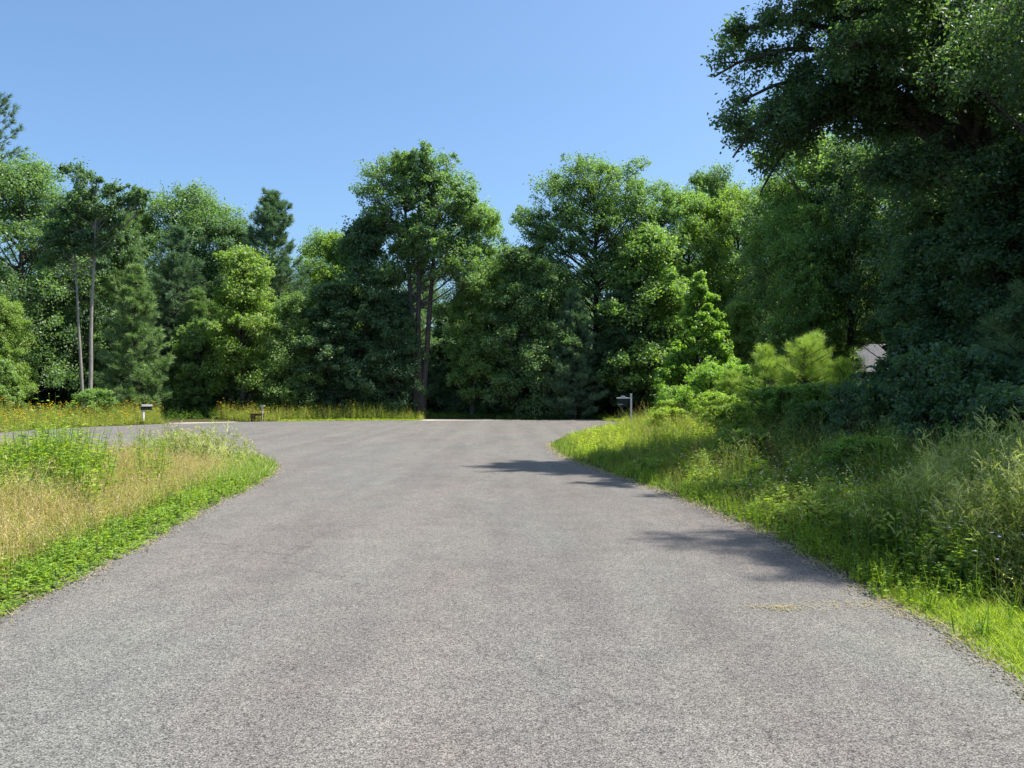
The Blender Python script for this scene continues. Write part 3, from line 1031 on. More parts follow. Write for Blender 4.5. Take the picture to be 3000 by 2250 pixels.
B = {}
B['oak_a'] = broadleaf('oak_a', 1, 15, 4.0, .20, 24)
B['oak_b'] = broadleaf('oak_b', 2, 15, 3.4, .30, 20)
B['oak_c'] = broadleaf('oak_c', 3, 15, 4.4, .15, 28)
B['flame_a'] = broadleaf('flame_a', 4, 10, 2.5, .10, 22, 'flame')
B['flame_b'] = broadleaf('flame_b', 5, 10, 2.9, .06, 24, 'flame')
B['flame_c'] = broadleaf('flame_c', 6, 10, 2.2, .14, 20, 'flame')
B['high_oak'] = broadleaf('high_oak', 15, 15, 3.4, .40, 18)
_r = np.random.default_rng(70)
CONE = []
for _ in range(95):
    t_ = _r.random() ** 1.25
    a_ = _r.uniform(0, 6.283)
    q_ = 1.9 * (1.0 - t_) ** .72 * math.sqrt(_r.uniform(.12, 1))
    CONE.append((q_ * math.cos(a_), q_ * math.sin(a_), .55 + 5.1 * t_ + _r.uniform(-.1, .25), .30 - .12 * t_))
CONE += [(0, 0, 5.75, .16), (.05, .02, 6.0, .12), (-1.9, .2, 1.9, .25), (-2.1, .1, 1.6, .2)]
B['cone'] = broadleaf('cone', 7, 6.2, 1.75, .05, leaf=.125, ncl=9, nlf=38, clr=.75, ball=1.0, tr=.07, fill=1, lobes=CONE)
B['shrub_a'] = broadleaf('shrub_a', 8, 2.2, 1.5, .02, 16, 'round', leaf=.10, ncl=13, nlf=46, rs=(.30, .42), tr=.03)
B['shrub_b'] = broadleaf('shrub_b', 9, 5.0, 2.0, .02, 26, 'round', leaf=.15, ncl=14, nlf=58, rs=(.28, .40), tr=.06)
B['pine_a'] = pine('pine_a', 10, 12, 2.7, .06)
B['pine_b'] = pine('pine_b', 11, 14, 3.0, .12, shape=.72)
B['pine_c'] = pine('pine_c', 12, 9, 2.3, .03, step=.5)
B['seedling'] = pine('seedling', 13, 2.3, .80, .03, step=.17, per=5, tufts=18, nn=26, nl=.095, nw=.0055, shape=.95, updip=.0, lv=(.35, 1.7), sw=.20)
B['seedling_b'] = pine('seedling_b', 17, 2.3, .95, .03, step=.19, per=5, tufts=18, nn=26, nl=.10, nw=.0055, shape=.8, updip=-.05, lv=(.35, 1.7), sw=.20)
B['tall_pine'] = pine('tall_pine', 14, 22, 4.2, .25, step=.8, per=5, tufts=18, nn=20, nl=.30, nw=.036, shape=.45)

# trees modelled one by one, lobes given as x, y, z, radius
def L_(*a): return [tuple(map(float, t)) for t in a]
B['twin_oak'] = broadleaf('twin_oak', 21, 17.2, 4, .40, stems=3, tr=.22, fill=3, ncl=16, nlf=58, clr=.46, ball=1.0, lobes=L_(
    (-3.0, 0, 15.6, 1.15), (-2.0, .8, 16.2, .95), (-2.9, -.6, 14.0, 1.1), (-2.0, .2, 12.6, 1.1), (-.9, 0, 16.3, .9), (-1.2, .9, 14.8, 1.1),
    (.2, .4, 15.2, 1.1), (.3, -.6, 16.4, .9), (1.3, .2, 15.9, 1.1), (2.6, .5, 15.3, 1.15), (2.0, -.4, 14.1, 1.2), (3.1, 0, 13.5, 1.0),
    (.8, .8, 13.4, 1.2), (-.6, .3, 12.4, 1.0), (1.8, .8, 12.2, 1.3), (3.0, .6, 11.4, 1.2), (.4, -.9, 11.4, 1.1), (-1.4, .8, 10.9, .8), (2.0, -.9, 10.2, 1.3),
    (-.2, .2, 14.2, 1.2), (-1.2, -.5, 13.6, 1.1), (.9, 0, 14.6, 1.1), (1.2, -.8, 12.6, 1.2), (-1.4, .2, 11.8, .9), (.9, .3, 10.6, 1.2), (-.6, -.4, 10.4, 1.0), (2.9, .2, 12.4, 1.1), (-1.9, -.9, 9.2, 1.1), (0, .8, 9.4, 1.2), (3.2, -.4, 9.2, 1.3)))
B['round_oak'] = broadleaf('round_oak', 22, 17, 5, .40, tr=.22, fill=3, ncl=16, nlf=58, clr=.46, ball=1.0, lobes=L_(
    (0, 0, 16.0, 1.3), (-1.8, .4, 15.5, 1.3), (1.8, .2, 15.6, 1.2), (-3.3, -.2, 14.5, 1.3), (3.5, .3, 14.6, 1.3), (-4.3, .4, 13.0, 1.1), (4.4, -.2, 13.2, 1.1),
    (-.8, -1.6, 14.6, 1.5), (1.5, -1.5, 14.3, 1.4), (0, 1.8, 14.2, 1.5), (-2.6, -1.4, 13.1, 1.3), (3.0, -1.4, 12.9, 1.3), (-4.2, 0, 11.5, 1.1), (4.5, 0, 11.5, 1.1),
    (.3, -1.8, 12.6, 1.3), (-1.9, 1.4, 12.0, 1.3), (2.2, 1.3, 11.8, 1.2), (0, 0, 13.6, 1.4), (-1.6, 0, 13.8, 1.3), (1.8, 0, 13.4, 1.3), (-3.3, .6, 12.6, 1.2), (3.4, .6, 12.4, 1.2), (.2, .4, 11.6, 1.2), (2.0, -.8, 10.4, 1.2), (-2.0, -.6, 10.8, 1.2), (-3.2, -.8, 10.4, 1.2), (3.6, -.9, 10.0, 1.3), (1.1, .6, 10.6, 1.0), (0, -1.2, 9.6, 1.1), (-1.6, -1.4, 8.8, 1.1), (1.8, -1.6, 9.0, 1.1), (-4.1, .5, 9.2, 1.2), (4.4, .6, 8.9, 1.1)))
B['thin_tree'] = broadleaf('thin_tree', 23, 15, 2.4, .62, tr=.125, bark=M_palebark, lean=(.02, 0), ncl=14, nlf=52, clr=.44, ball=1.0, lobes=L_(
    (-.9, 0, 14.2, .85), (-.3, .3, 13.2, .8), (-1.4, .2, 12.3, .9), (1.0, 0, 13.2, .7), (2.1, .1, 12.6, .75), (2.9, 0, 12.9, .6), (1.2, -.2, 12.0, .8),
    (.2, 0, 12.0, .8), (-.7, -.3, 11.0, .8), (.9, .2, 10.9, .7), (-1.5, .1, 10.4, .8), (.2, 0, 10.2, .7)))
B['forked_tree'] = broadleaf('forked_tree', 24, 12.5, 2, .6, tr=.095, bark=M_palebark, lean=(-.05, 0), ncl=14, nlf=52, clr=.44, ball=1.0, lobes=L_(
    (-1.2, 0, 11.8, .8), (-.1, .1, 11.6, .8), (.9, 0, 11.0, .8), (-1.9, .2, 10.7, .8), (-.6, -.3, 10.2, .8), (.8, .3, 9.8, .7), (-1.6, .1, 9.4, .8)))

def branchy_oak():
    """the big oak at the road's right, its limbs reaching out over the verge"""
    rng = np.random.default_rng(31)
    T = Acc(); C = Acc()
    tk = bez(np.array([0, 0, -.2]), np.array([.3, 0, 5.5]), np.array([-.1, .3, 14.5]), 12)
    rad = np.linspace(.34, .10, 12); rad[0] = .48
    tube(T, tk, rad, 10)
    limbs = [  # start z, end point, sag control
        (6.2, (-5.7, -.5, 6.3), (-3.4, -.2, 9.6)),
        (7.0, (-6.0, .2, 8.4), (-3.2, 0, 9.8)),
        (6.8, (-4.4, .8, 6.6), (-2.6, .4, 8.8)),
        (6.6, (-5.7, -.3, 7.4), (-3.2, 0, 9.4)),
        (7.6, (-5.5, .4, 9.5), (-3.0, .2, 10.2)),
        (6.0, (-4.9, .1, 5.7), (-3.3, 0, 9.0)),
        (8.2, (-5.0, -.3, 11.0), (-2.6, 0, 10.8)),
        (7.8, (-4.4, -1.4, 9.4), (-2.6, -.8, 9.8)),
        (8.6, (-4.2, .2, 11.6), (-3.0, 0, 11.0)),
        (6.4, (-2.6, .6, 7.0), (-1.6, .3, 8.2)),
        (7.2, (-1.0, -2.2, 8.2), (-.6, -1.2, 8.8)),
        (5.6, (1.2, -2.6, 6.8), (.6, -1.4, 7.4)),
        (6.4, (2.6, -2.4, 8.0), (1.4, -1.2, 8.6)),
        (5.0, (-2.4, -1.2, 5.6), (-1.4, -.6, 6.8)),
        (4.8, (-.6, -2.4, 5.2), (-.4, -1.4, 6.2)),
        (4.6, (1.8, -2.0, 5.0), (1.0, -1.2, 6.0)),
        (8.0, (-5.0, -.8, 10.2), (-2.8, -.3, 9.9)),
        (8.8, (-3.9, .8, 11.8), (-2.6, .4, 11.0)),
        (9.5, (-3.0, -.5, 13.4), (-2.2, 0, 12.6)),
        (7.4, (-3.2, -1.5, 8.6), (-2.0, -.9, 8.9)),
        (6.8, (-4.3, -2.6, 7.8), (-2.6, -1.6, 8.8)),
        (7.6, (-3.9, -3.6, 9.0), (-2.2, -2.0, 9.6)),
        (6.6, (-5.0, 1.8, 7.6), (-3.0, 1.2, 9.0)),
        (8.4, (-3.0, 1.4, 10.6), (-1.5, .9, 10.0)),
        (9.4, (-2.4, -1.4, 12.0), (-1.3, -.7, 11.4)),
        (10.4, (-2.2, .6, 14.6), (-1.2, .4, 13.0)),
        (6.6, (-1.6, -2.8, 7.4), (-.9, -1.6, 8.4)),
        (7.6, (.8, -3.0, 9.0), (.4, -1.7, 9.4)),
        (8.2, (2.8, -1.6, 9.6), (1.6, -1, 10)),
        (9.2, (3.4, 1.2, 11.4), (1.8, .6, 11)),
        (10.2, (1.2, -2.4, 12.6), (.6, -1.2, 12.2)),
        (11.2, (2.2, 1.4, 14.2), (1.2, .8, 13)),
        (12.4, (.2, -.4, 16.0), (0, 0, 14.6)),
        (5.6, (3.0, -1.6, 6.4), (1.8, -.9, 7.2)),
        (5.4, (-1.6, 2.4, 6.6), (-.8, 1.4, 7.2)),
        (6.0, (1.8, 2.6, 7.6), (1.0, 1.4, 7.8)),
    ]
    for z0, e, m in limbs:
        o = np.array([np.interp(z0, tk[:, 2], tk[:, 0]), 0.1, z0])
        e = np.array(e, float); m = np.array(m, float)
        main = bez(o, m, e, 12) + np.r_[np.zeros((1, 3)), rng.normal(0, .05, (11, 3))]
        tube(T, main, np.linspace(.13, .022, 12), 7)
        big = np.linalg.norm(e - o)
        ns_ = int(6 + big * 3.4) if e[0] < -4 else int(10 + big * 4.6)
        for s in range(ns_):
            t = rng.uniform(.30, 1.0)
            b0 = main[int(t * 11)]
            dr = unit(rng.normal(0, 1, 3) + unit(e - o) * .9)
            dr[2] = dr[2] * .6 - .10
            ln = rng.uniform(.45, 1.25)
            b2 = b0 + dr * ln
            bm = (b0 + b2) / 2 + [0, 0, .1]
            sub = bez(b0, bm, b2, 6)
            tube(T, sub, np.linspace(.022, .006, 6), 4)
            nt_ = rng.integers(6, 10)
            for q in range(nt_):
                tt = rng.uniform(.35, 1.0)
                c0 = sub[int(tt * 5)]
                tw = c0 + unit(rng.normal(0, 1, 3) + dr * .5) * rng.uniform(.12, .42)
                tube(T, np.stack([c0, (c0 + tw) / 2 + [0, 0, .02], tw]), [.006, .005, .003], 3)
                k = rng.integers(18, 32)
                tv = rng.uniform(.3, 1.1, (k, 1))
                pos = c0 + (tw - c0) * tv + rng.normal(0, .085, (k, 3))
                leaves(C, pos, .108, rng, .35, None, .5, unit(pos - c0) * .5, .25)
    return T.mesh('big_oak_trunk', M_bark, True), C.mesh('big_oak_crown', M_near)
B['big_oak'] = branchy_oak()
B['near_oak'] = broadleaf('near_oak', 41, 14, 5.0, .42, 26, 'round', leaf=.11, ncl=22, nlf=130, fill=3, tr=.24, sides=9)

def plant(kind, mesh, x, y, s, rz, color, label=None, cat='tree', group=None, sxy=1.0):
    d_ = float(gz(np.array([x]), np.array([y]))[0])
    o = empty(kind, (x, y, d_ - .02), rz, (s * sxy, s * sxy, s))
    tag(o, label, cat, group)
    link('trunk', B[mesh][0], o)
    link('crown', B[mesh][1], o, color)
    return o

def tint(c, k):
    return tuple(v * k for v in c)

TREES = [
 # kind, mesh, x, y, scale z, rot, colour, xy stretch, label, category
 ('white_pine', 'tall_pine', -37.0, 56, 1.01, .4, PINED, 1.0, 'tallest white pine rising over the oaks at the left edge', 'pine'),
 ('oak_tree', 'oak_c', -30.6, 50, 1.06, .2, OAKC, .95, 'broad dark oak at the far left edge below the tallest pine', 'oak'),
 ('oak_tree', 'oak_a', -28.2, 53, .99, 1.7, OAKD, .85, 'dark oak just left of the bare pale trunks', 'oak'),
 ('thin_tree', 'thin_tree', -23.35, 44.5, .96, 0, OAKD, 1.0, 'tall thin tree with a bare pale trunk and a reaching right branch', 'tree'),
 ('thin_tree', 'forked_tree', -23.95, 44.9, .97, .3, OAKD, 1.0, 'second thin pale trunk, forked, left of the tallest bare one', 'tree'),
 ('small_tree', 'flame_b', -26.9, 42.5, .64, .5, YEL, .85, 'sunlit yellow green small tree at the left edge', 'tree'),
 ('shrub', 'shrub_b', -26.2, 40.0, .72, 1.9, PALEG, 1.0, 'pale green rounded shrub under the yellow green tree at left', 'shrub'),
 ('shrub', 'shrub_a', -22.3, 42.8, .80, .8, MAPC, 1.0, 'low green shrub at the foot of the bare pale trunks', 'shrub'),
 ('white_pine', 'pine_b', -25.9, 53.5, .96, .9, PINEC, .92, 'green white pine right of the bare pale trunks', 'pine'),
 ('white_pine', 'pine_c', -22.9, 48.8, 1.02, 2.2, PINEC, 1.0, 'layered low pine standing before the green white pine', 'pine'),
 ('white_pine', 'pine_a', -22.9, 55, 1.08, 1.2, PINED, 1.0, 'dark pine above the gravel driveway', 'pine'),
 ('white_pine', 'pine_c', -21.2, 54, .93, 4.2, PINEC, 1.1, 'smaller pine crowding the right of the driveway pine', 'pine'),
 ('oak_tree', 'oak_a', -24.6, 62, 1.16, 2.4, OAKC, 1.0, 'oak with a rounded top rising behind the driveway pines', 'oak'),
 ('oak_tree', 'oak_b', -28.6, 61, 1.02, 3.3, OAKC, .9, 'oak behind the pines, right of the bare trunks', 'oak'),
 ('oak_tree', 'oak_b', -21.4, 60, .98, .7, OAKD, 1.1, 'dark oak between the driveway pines and the pointed pine', 'oak'),
 ('small_tree', 'shrub_b', -20.4, 53, 1.22, 1.0, PALEG, .95, 'pale leafy small tree right of the driveway mouth', 'tree'),
 ('maple_tree', 'flame_a', -17.2, 51.5, 1.06, .3, YEL, 1.0, 'yellow green maple below the pointed pine', 'maple'),
 ('maple_tree', 'flame_b', -14.2, 49.5, .76, 1.3, PALEG, 1.0, 'wide pale green maple right of the yellow green one', 'maple'),
 ('white_pine', 'pine_b', -17.0, 57, 1.13, 2.6, PINED, 1.0, 'pointed pine standing above the left treetops', 'pine'),
 ('oak_tree', 'oak_b', -14.8, 63, .93, 4.4, MAPC, 1.0, 'oak in the skyline dip right of the pointed pine', 'oak'),
 ('maple_tree', 'flame_c', -12.7, 60, 1.33, 2.0, YEL, .8, 'narrow yellowish tree in the skyline dip', 'maple'),
 ('maple_tree', 'flame_a', -9.5, 53, 1.30, 4.0, OAKD, .9, 'dark pointed maple left of the tall open oak', 'maple'),
 ('oak_tree', 'twin_oak', -6.0, 52, 1.0, 0, OAKC, 1.0, 'tall open crowned oak with three dark stems, left of centre', 'oak'),
 ('oak_tree', 'oak_b', -2.3, 54.5, .96, 1.1, MAPC, .85, 'lighter oak against the right side of the tall open oak', 'oak'),
 ('maple_tree', 'flame_c', -11.6, 50, .86, .9, OAKD, 1.25, 'dark low maple right of the pale green maple', 'maple'),
 ('maple_tree', 'flame_b', -7.6, 50.5, .80, 2.8, OAKD, 1.0, 'dark maple under the tall open oak', 'maple'),
 ('maple_tree', 'flame_c', -2.6, 51, .93, 5.0, MAPC, .9, 'sunlit green maple at the right foot of the tall open oak', 'maple'),
 ('maple_tree', 'flame_a', .5, 52, 1.08, 1.5, OAKC, 1.0, 'maple filling the gap between the two big oaks', 'maple'),
 ('oak_tree', 'round_oak', 5.6, 53, 1.0, 0, OAKC, 1.0, 'big round crowned oak right of centre', 'oak'),
 ('maple_tree', 'flame_b', 2.4, 51.5, 1.0, 3.7, OAKC, .95, 'maple under the left side of the big round oak', 'maple'),
 ('oak_tree', 'flame_a', 8.6, 51, 1.2, 4.9, MAPC, 1.05, 'green maple under the right side of the big round oak', 'maple'),
 ('white_pine', 'pine_c', 3.9, 50, .88, .2, PINED, .95, 'dark small pine under the big round oak', 'pine'),
 ('maple_tree', 'flame_c', 6.9, 50.5, .80, .2, OAKD, 1.0, 'dark low maple beside the trunk of the big round oak', 'maple'),
 ('oak_tree', 'oak_b', 14.8, 60, 1.19, 2.0, OAKC, .75, 'narrow treetop poking up right of the big round oak', 'oak'),
 ('oak_tree', 'oak_b', 12.0, 55, 1.02, .4, MAPC, .9, 'loose light green oak right of the big round oak', 'oak'),
 ('oak_tree', 'oak_a', 15.2, 54, 1.03, 5.2, YEL, .85, 'yellowish oak below the overhanging branches', 'oak'),
 ('oak_tree', 'oak_b', 17.6, 52, 1.0, 3.0, OAKC, .9, 'green oak right of the yellowish one', 'oak'),
 ('young_tree', 'cone', 7.9, 34, 1.03, .6, BRIGHT, 1.0, 'young bright green cone shaped tree right of the sign post', 'tree'),
 ('small_tree', 'flame_c', 10.9, 38.5, .56, .6, YEL, .95, 'small yellow green tree behind the bright young one', 'tree'),
 ('oak_tree', 'oak_b', 14.2, 41.5, .83, 1.0, OAKC, .9, 'mid sized oak behind the young bright tree', 'oak'),
 ('oak_tree', 'high_oak', 15.6, 37, .84, 2.2, OAKD, .80, 'dark oak left of the house roof', 'oak'),
 ('oak_tree', 'high_oak', 14.9, 38.8, .92, .4, MAPC, .90, 'sunlit topped oak rising left of the house roof', 'oak'),
 ('maple_tree', 'flame_b', 13.6, 36.6, .84, 1.9, MAPC, .8, 'green maple in front of the dark oak at right', 'maple'),
 ('oak_tree', 'oak_c', 15.2, 24, .92, 3.6, OAKD, .72, 'dark oak behind the big overhanging oak', 'oak'),
 ('oak_tree', 'oak_b', 12.4, 21.5, .84, 5.0, OAKD, .9, 'dark tree right beside the big overhanging oak', 'oak'),
 ('oak_tree', 'big_oak', 10.6, 18.2, 1.0, 0, OAKD, 1.0, 'big near oak whose limbs overhang the top right sky', 'oak'),
 ('oak_tree', 'near_oak', 9.6, 8.6, .86, 1.0, OAKD, .45, 'nearest oak, its crown spreading over the upper right corner', 'oak'),
 ('oak_tree', 'near_oak', 11.4, 12.7, .84, 3.6, OAKD, .76, 'second nearest oak at the right edge, behind the nearest one', 'oak'),
 ('pine_seedling', 'seedling', 8.5, 27.0, 1.12, .4, (.34, .46, .12), 1.15, 'narrow bright fuzzy pine seedling right of the young tree', 'pine'),
 ('pine_seedling', 'seedling_b', 9.6, 26.4, 1.22, 1.4, (.34, .46, .12), 1.0, 'tallest of the bright fuzzy pine seedlings', 'pine'),
 ('pine_seedling', 'seedling', 10.2, 27.2, 1.30, 3.1, (.32, .45, .12), 1.1, 'spiky topped pine seedling just right of the tallest one', 'pine'),
 ('pine_seedling', 'seedling_b', 10.7, 26.0, .92, 2.4, (.30, .43, .09), 1.15, 'rightmost of the bright fuzzy pine seedlings', 'pine'),
 ('pine_seedling', 'seedling', 7.5, 27.6, .80, 5.1, (.30, .42, .10), 1.2, 'lowest bright pine seedling, nearest the road', 'pine'),
 ('shrub', 'shrub_a', 7.4, 29.0, 1.0, .4, BRIGHT, .95, 'bright leafy shrub at the foot of the young tree', 'shrub'),
 ('shrub', 'shrub_a', 6.6, 31.5, .70, 2.4, BRIGHT, .95, 'low bright shrub left of the young tree', 'shrub'),
 ('shrub', 'shrub_a', 8.9, 23.8, .62, 4.4, MAPC, 1.2, 'green shrub in front of the pine seedlings', 'shrub'),
 ('pine_seedling', 'seedling', 9.2, 14.2, 1.25, 4.4, PINEC, 1.2, 'shaded pine seedling at the right edge behind the tall weeds', 'pine'),
 ('pine_seedling', 'seedling', 3.0, 50.3, .85, 3.0, PINEC, 1.1, 'small fuzzy pine at the far forest edge left of the sign post', 'pine'),
 ('pine_seedling', 'seedling', 4.3, 50.6, .70, 5.0, PINED, 1.3, 'dark small pine nearest the sign post', 'pine'),
]
for (kd, ms, x, y, s, rz, c, sxy, lb, ct) in TREES:
    if 49 < y < 51.2 and -18 < x < 1:
        y += 1.7
    plant(kd, ms, x, y, s, rz, c, lb, ct, None, sxy)

BK = [(5.3, 12.4, .30, (.20, .32, .07), 'small leafy bush on the right bank, nearest of the row'), (4.6, 15.6, .30, (.16, .26, .07), 'small bush on the right bank beside the far road shadow'),
      (6.4, 16.8, .42, (.12, .21, .07), 'rounded green bush on the right bank in front of the big oak'), (5.6, 20.4, .38, (.24, .35, .07), 'yellow green bush on the right bank left of the big oak'),
      (7.1, 21.6, .50, (.17, .28, .07), 'green bush on the right bank below the pine seedlings'), (4.8, 25.0, .34, (.28, .38, .07), 'low sunlit bush near the tip of the right bank'),
      (6.6, 26.2, .46, (.26, .38, .08), 'sunlit bush left of the pine seedlings'), (7.4, 10.6, .50, (.15, .25, .07), 'green bush behind the tall feathery weeds'),
      (5.9, 29.0, .42, (.27, .38, .08), 'bright bush on the bank in front of the young tree')]
for i_, (x, y, s_, c_, lb) in enumerate(BK):
    plant('bush', 'shrub_a', x, y, s_ * 1.15, i_ * 1.3, c_, lb, 'bush', None, 1.15)

# dark trees deep in the forest, two and three rows behind
rng = np.random.default_rng(77)
names = ['oak_a', 'oak_b', 'oak_c', 'flame_a', 'flame_b', 'pine_a', 'pine_b']
def deep(x, y, s, ms=None):
    ms = ms or names[rng.integers(0, 7)]
    pn = ms.startswith('pine')
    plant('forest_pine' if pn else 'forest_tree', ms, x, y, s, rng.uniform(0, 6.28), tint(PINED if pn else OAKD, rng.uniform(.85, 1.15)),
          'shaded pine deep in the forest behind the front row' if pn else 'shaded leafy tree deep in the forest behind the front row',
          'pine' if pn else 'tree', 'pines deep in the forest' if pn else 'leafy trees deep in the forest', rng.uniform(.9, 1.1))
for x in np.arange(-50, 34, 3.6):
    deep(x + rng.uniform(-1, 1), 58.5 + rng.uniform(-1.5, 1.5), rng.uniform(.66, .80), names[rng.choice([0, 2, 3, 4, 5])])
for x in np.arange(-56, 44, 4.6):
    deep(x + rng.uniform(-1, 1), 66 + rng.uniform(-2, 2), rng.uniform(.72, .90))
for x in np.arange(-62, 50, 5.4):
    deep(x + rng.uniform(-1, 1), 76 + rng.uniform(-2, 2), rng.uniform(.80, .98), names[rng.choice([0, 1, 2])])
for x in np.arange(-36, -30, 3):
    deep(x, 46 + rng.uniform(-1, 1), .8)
def under(x, y, s, c=None):
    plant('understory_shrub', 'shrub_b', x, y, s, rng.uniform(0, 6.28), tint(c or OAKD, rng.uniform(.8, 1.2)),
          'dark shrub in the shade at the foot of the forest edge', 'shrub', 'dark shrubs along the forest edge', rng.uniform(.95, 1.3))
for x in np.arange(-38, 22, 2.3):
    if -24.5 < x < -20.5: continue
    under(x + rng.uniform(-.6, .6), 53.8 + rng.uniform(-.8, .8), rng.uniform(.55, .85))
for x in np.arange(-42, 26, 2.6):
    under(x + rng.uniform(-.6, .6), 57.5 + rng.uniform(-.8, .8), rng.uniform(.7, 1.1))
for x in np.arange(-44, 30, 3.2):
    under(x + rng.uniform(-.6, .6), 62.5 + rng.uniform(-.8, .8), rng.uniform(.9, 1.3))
# right hand forest
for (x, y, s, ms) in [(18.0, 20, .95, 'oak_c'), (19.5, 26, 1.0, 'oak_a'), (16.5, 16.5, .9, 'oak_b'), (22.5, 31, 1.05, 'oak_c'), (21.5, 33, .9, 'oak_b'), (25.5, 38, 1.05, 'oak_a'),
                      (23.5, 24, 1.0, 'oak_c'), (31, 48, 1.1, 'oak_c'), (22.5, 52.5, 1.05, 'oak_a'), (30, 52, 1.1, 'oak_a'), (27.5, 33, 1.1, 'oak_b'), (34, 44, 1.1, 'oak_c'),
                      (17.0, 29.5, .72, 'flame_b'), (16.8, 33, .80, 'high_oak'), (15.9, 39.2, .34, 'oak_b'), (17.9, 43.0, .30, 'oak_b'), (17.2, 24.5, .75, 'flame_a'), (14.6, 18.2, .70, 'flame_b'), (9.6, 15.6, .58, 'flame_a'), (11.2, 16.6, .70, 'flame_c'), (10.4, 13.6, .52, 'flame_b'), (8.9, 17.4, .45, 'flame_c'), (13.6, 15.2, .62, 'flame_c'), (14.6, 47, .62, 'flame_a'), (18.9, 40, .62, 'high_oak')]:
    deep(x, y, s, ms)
# dark shrubs under the right hand trees
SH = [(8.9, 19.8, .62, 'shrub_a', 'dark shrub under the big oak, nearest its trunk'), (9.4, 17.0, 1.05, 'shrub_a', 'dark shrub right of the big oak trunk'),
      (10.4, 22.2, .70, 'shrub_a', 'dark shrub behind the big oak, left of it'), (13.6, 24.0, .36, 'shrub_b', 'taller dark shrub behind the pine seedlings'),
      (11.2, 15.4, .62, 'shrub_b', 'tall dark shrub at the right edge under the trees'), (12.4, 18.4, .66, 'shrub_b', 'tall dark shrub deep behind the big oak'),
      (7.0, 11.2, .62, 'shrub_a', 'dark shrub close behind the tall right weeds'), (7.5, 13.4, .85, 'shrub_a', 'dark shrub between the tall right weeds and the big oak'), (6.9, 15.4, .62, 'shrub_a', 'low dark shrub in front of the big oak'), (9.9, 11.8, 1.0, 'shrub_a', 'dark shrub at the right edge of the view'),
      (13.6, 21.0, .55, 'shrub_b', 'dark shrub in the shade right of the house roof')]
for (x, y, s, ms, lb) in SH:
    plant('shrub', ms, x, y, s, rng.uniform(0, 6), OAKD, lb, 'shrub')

# ------------------------------------------------------------------ built things
def boxes(name, parts, mat, parent=None, bevel=.006):
    import bmesh
    bm = bmesh.new()
    for (cx, cy, cz, sx, sy, sz) in parts:
        r = bmesh.ops.create_cube(bm, size=1)
        for v in r['verts']:
            v.co = Vector((cx + v.co.x * sx, cy + v.co.y * sy, cz + v.co.z * sz))
    if bevel:
        bmesh.ops.bevel(bm, geom=bm.edges[:], offset=bevel, segments=1, affect='EDGES')
    me = bpy.data.meshes.new(name)
    bm.to_mesh(me); bm.free()
    me.materials.append(mat)
    return link(name, me, parent)

def prism(name, outline, axis, a, b, mat, parent=None):
    """outline of (u, z) pairs swept along an axis from a to b"""
    n = len(outline)
    f3 = (lambda u, z, t: (u, t, z)) if axis == 'y' else (lambda u, z, t: (t, u, z))
    v = [f3(u, z, a) for u, z in outline] + [f3(u, z, b) for u, z in outline]
    f = [list(range(n))[::-1], [n + i for i in range(n)]] + [[i, (i + 1) % n, n + (i + 1) % n, n + i] for i in range(n)]
    me = bpy.data.meshes.new(name)
    me.from_pydata(v, [], f)
    me.materials.append(mat)
    me.update()
    import bmesh
    bm = bmesh.new(); bm.from_mesh(me)
    bmesh.ops.recalc_face_normals(bm, faces=bm.faces)
    bm.to_mesh(me); bm.free()
    return link(name, me, parent)

# sign post
sp = tag(empty('sign_post', (6.75, 45.6, 0)), 'white wooden sign post with an arm to the left and a small dark panel', 'sign post')
boxes('post', [(0, 0, .78, .095, .095, 1.56)], M_white, sp)
boxes('post_cap', [(0, 0, 1.575, .12, .12, .03)], M_white, sp)
boxes('arm', [(-.43, 0, 1.36, .765, .05, .07)], M_white, sp)
prism('brace', [(-.62, 1.395), (-.30, 1.395), (-.36, 1.50), (-.52, 1.50)], 'y', -.02, .02, M_white, sp)
pan = boxes('sign_panel', [(-.46, 0, 1.09, .60, .02, .40)], M_signd, sp, .003)
boxes('panel_stripe', [(-.60, -.013, 1.01, .28, .008, .028)], M_white, pan, .002)
boxes('hanger', [(-.68, 0, 1.307, .012, .012, .036), (-.24, 0, 1.307, .012, .012, .036)], M_dark, sp, 0)

# mailbox
mb = tag(empty('mailbox', (-19.25, 42.0, -.04), .9, .95), 'dark mailbox under a small pale roof on a white post', 'mailbox')
boxes('post', [(0, 0, .40, .11, .11, .86)], M_white, mb)
boxes('post_base', [(0, 0, .09, .22, .22, .22)], M_wood, mb)
arch = [(-.10, .83)] + [(.10 * math.cos(R_(a)) * -1, .93 + .10 * math.sin(R_(a))) for a in range(0, 181, 20)] + [(.10, .83)]
bx = prism('box', arch, 'x', -.10, .42, M_dark, mb)
boxes('door', [(.43, 0, .92, .012, .17, .17)], M_dark, bx, .003)
boxes('flag', [(.12, -.112, .98, .025, .008, .16), (.15, -.112, 1.05, .08, .008, .05)], M_wood, mb, 0)
prism('roof', [(-.17, 1.04), (.17, 1.04), (0, 1.15)], 'x', -.14, .48, M_palew, mb)

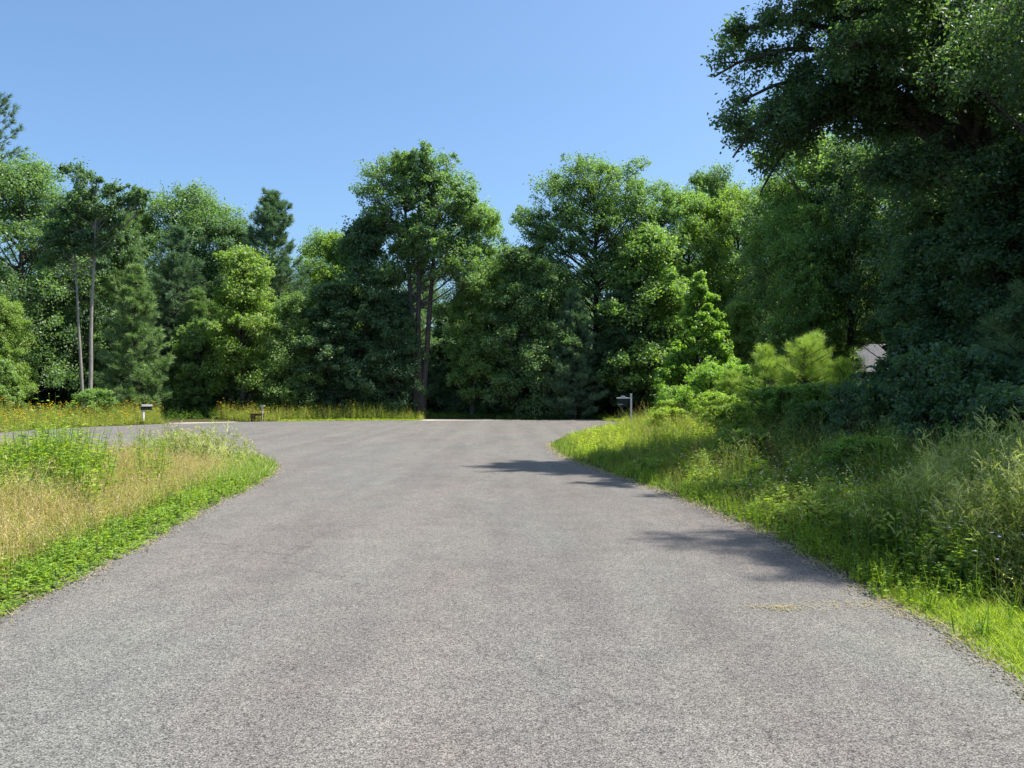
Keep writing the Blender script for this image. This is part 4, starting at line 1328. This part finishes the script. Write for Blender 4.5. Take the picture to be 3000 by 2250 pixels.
# brown stand and white bird feeder behind it
st = tag(empty('wooden_stand', (-14.6, 46.1, 0), .05), 'low brown wooden stand open at the right, at the far road edge', 'stand')
boxes('top', [(0, 0, .455, .70, .42, .05)], M_wood, st)
boxes('side_panel', [(-.24, 0, .215, .18, .38, .43)], M_wood, st)
boxes('leg', [(.31, -.16, .215, .05, .05, .43)], M_wood, st)
boxes('leg', [(.31, .16, .215, .05, .05, .43)], M_wood, st)
boxes('rail', [(.05, -.185, .39, .44, .03, .075)], M_wood, st)
bf = tag(empty('bird_bath', (-14.55, 46.9, 0), 0), 'slim white pedestal bird bath just behind the brown stand', 'bird bath')
A = Acc(); tube(A, [(0, 0, -.02), (0, 0, .05), (0, 0, .1), (0, 0, .5), (0, 0, .80)], [.14, .13, .06, .045, .06], 12)
link('pedestal', A.mesh('pedestal', M_white, True), bf)
A = Acc(); tube(A, [(0, 0, .80), (0, 0, .84), (0, 0, .90), (0, 0, .88), (0, 0, .85)], [.05, .12, .19, .17, .01], 14)
link('bowl', A.mesh('bowl', M_white, True), bf)

# house behind the right hand trees
H = tag(empty('house', (18.4, 45.5, .1), R_(-8)), 'low tan house with a pale grey roof behind the trees at right', 'house')
boxes('wall', [(0, 0, 1.3, 9.4, 6.6, 2.8)], M_siding, H, 0)
me = bpy.data.meshes.new('roof')
me.from_pydata([(-5.2, -3.9, 2.65), (5.2, -3.9, 2.65), (5.2, 3.9, 2.65), (-5.2, 3.9, 2.65), (-2.6, 0, 4.3), (2.6, 0, 4.3),
                (-5.2, -3.9, 2.5), (5.2, -3.9, 2.5), (5.2, 3.9, 2.5), (-5.2, 3.9, 2.5)], [],
               [(0, 1, 5, 4), (1, 2, 5), (2, 3, 4, 5), (3, 0, 4), (6, 7, 1, 0), (7, 8, 2, 1), (8, 9, 3, 2), (9, 6, 0, 3), (9, 8, 7, 6)])
me.materials.append(M_roof)
link('roof', me, H)
for wx in (-3.1, 2.6):
    w_ = boxes('window', [(wx, -3.33, 1.5, 1.5, .05, 1.15)], M_white, H, .004)
    boxes('pane', [(wx, -3.36, 1.5, 1.34, .02, .99)], M_glass, w_, 0)
dr = boxes('door', [(-.3, -3.33, 1.0, 1.0, .06, 2.1)], M_white, H, .004)
boxes('handle', [(.08, -3.38, 1.0, .05, .05, .12)], M_dark, dr, .004)
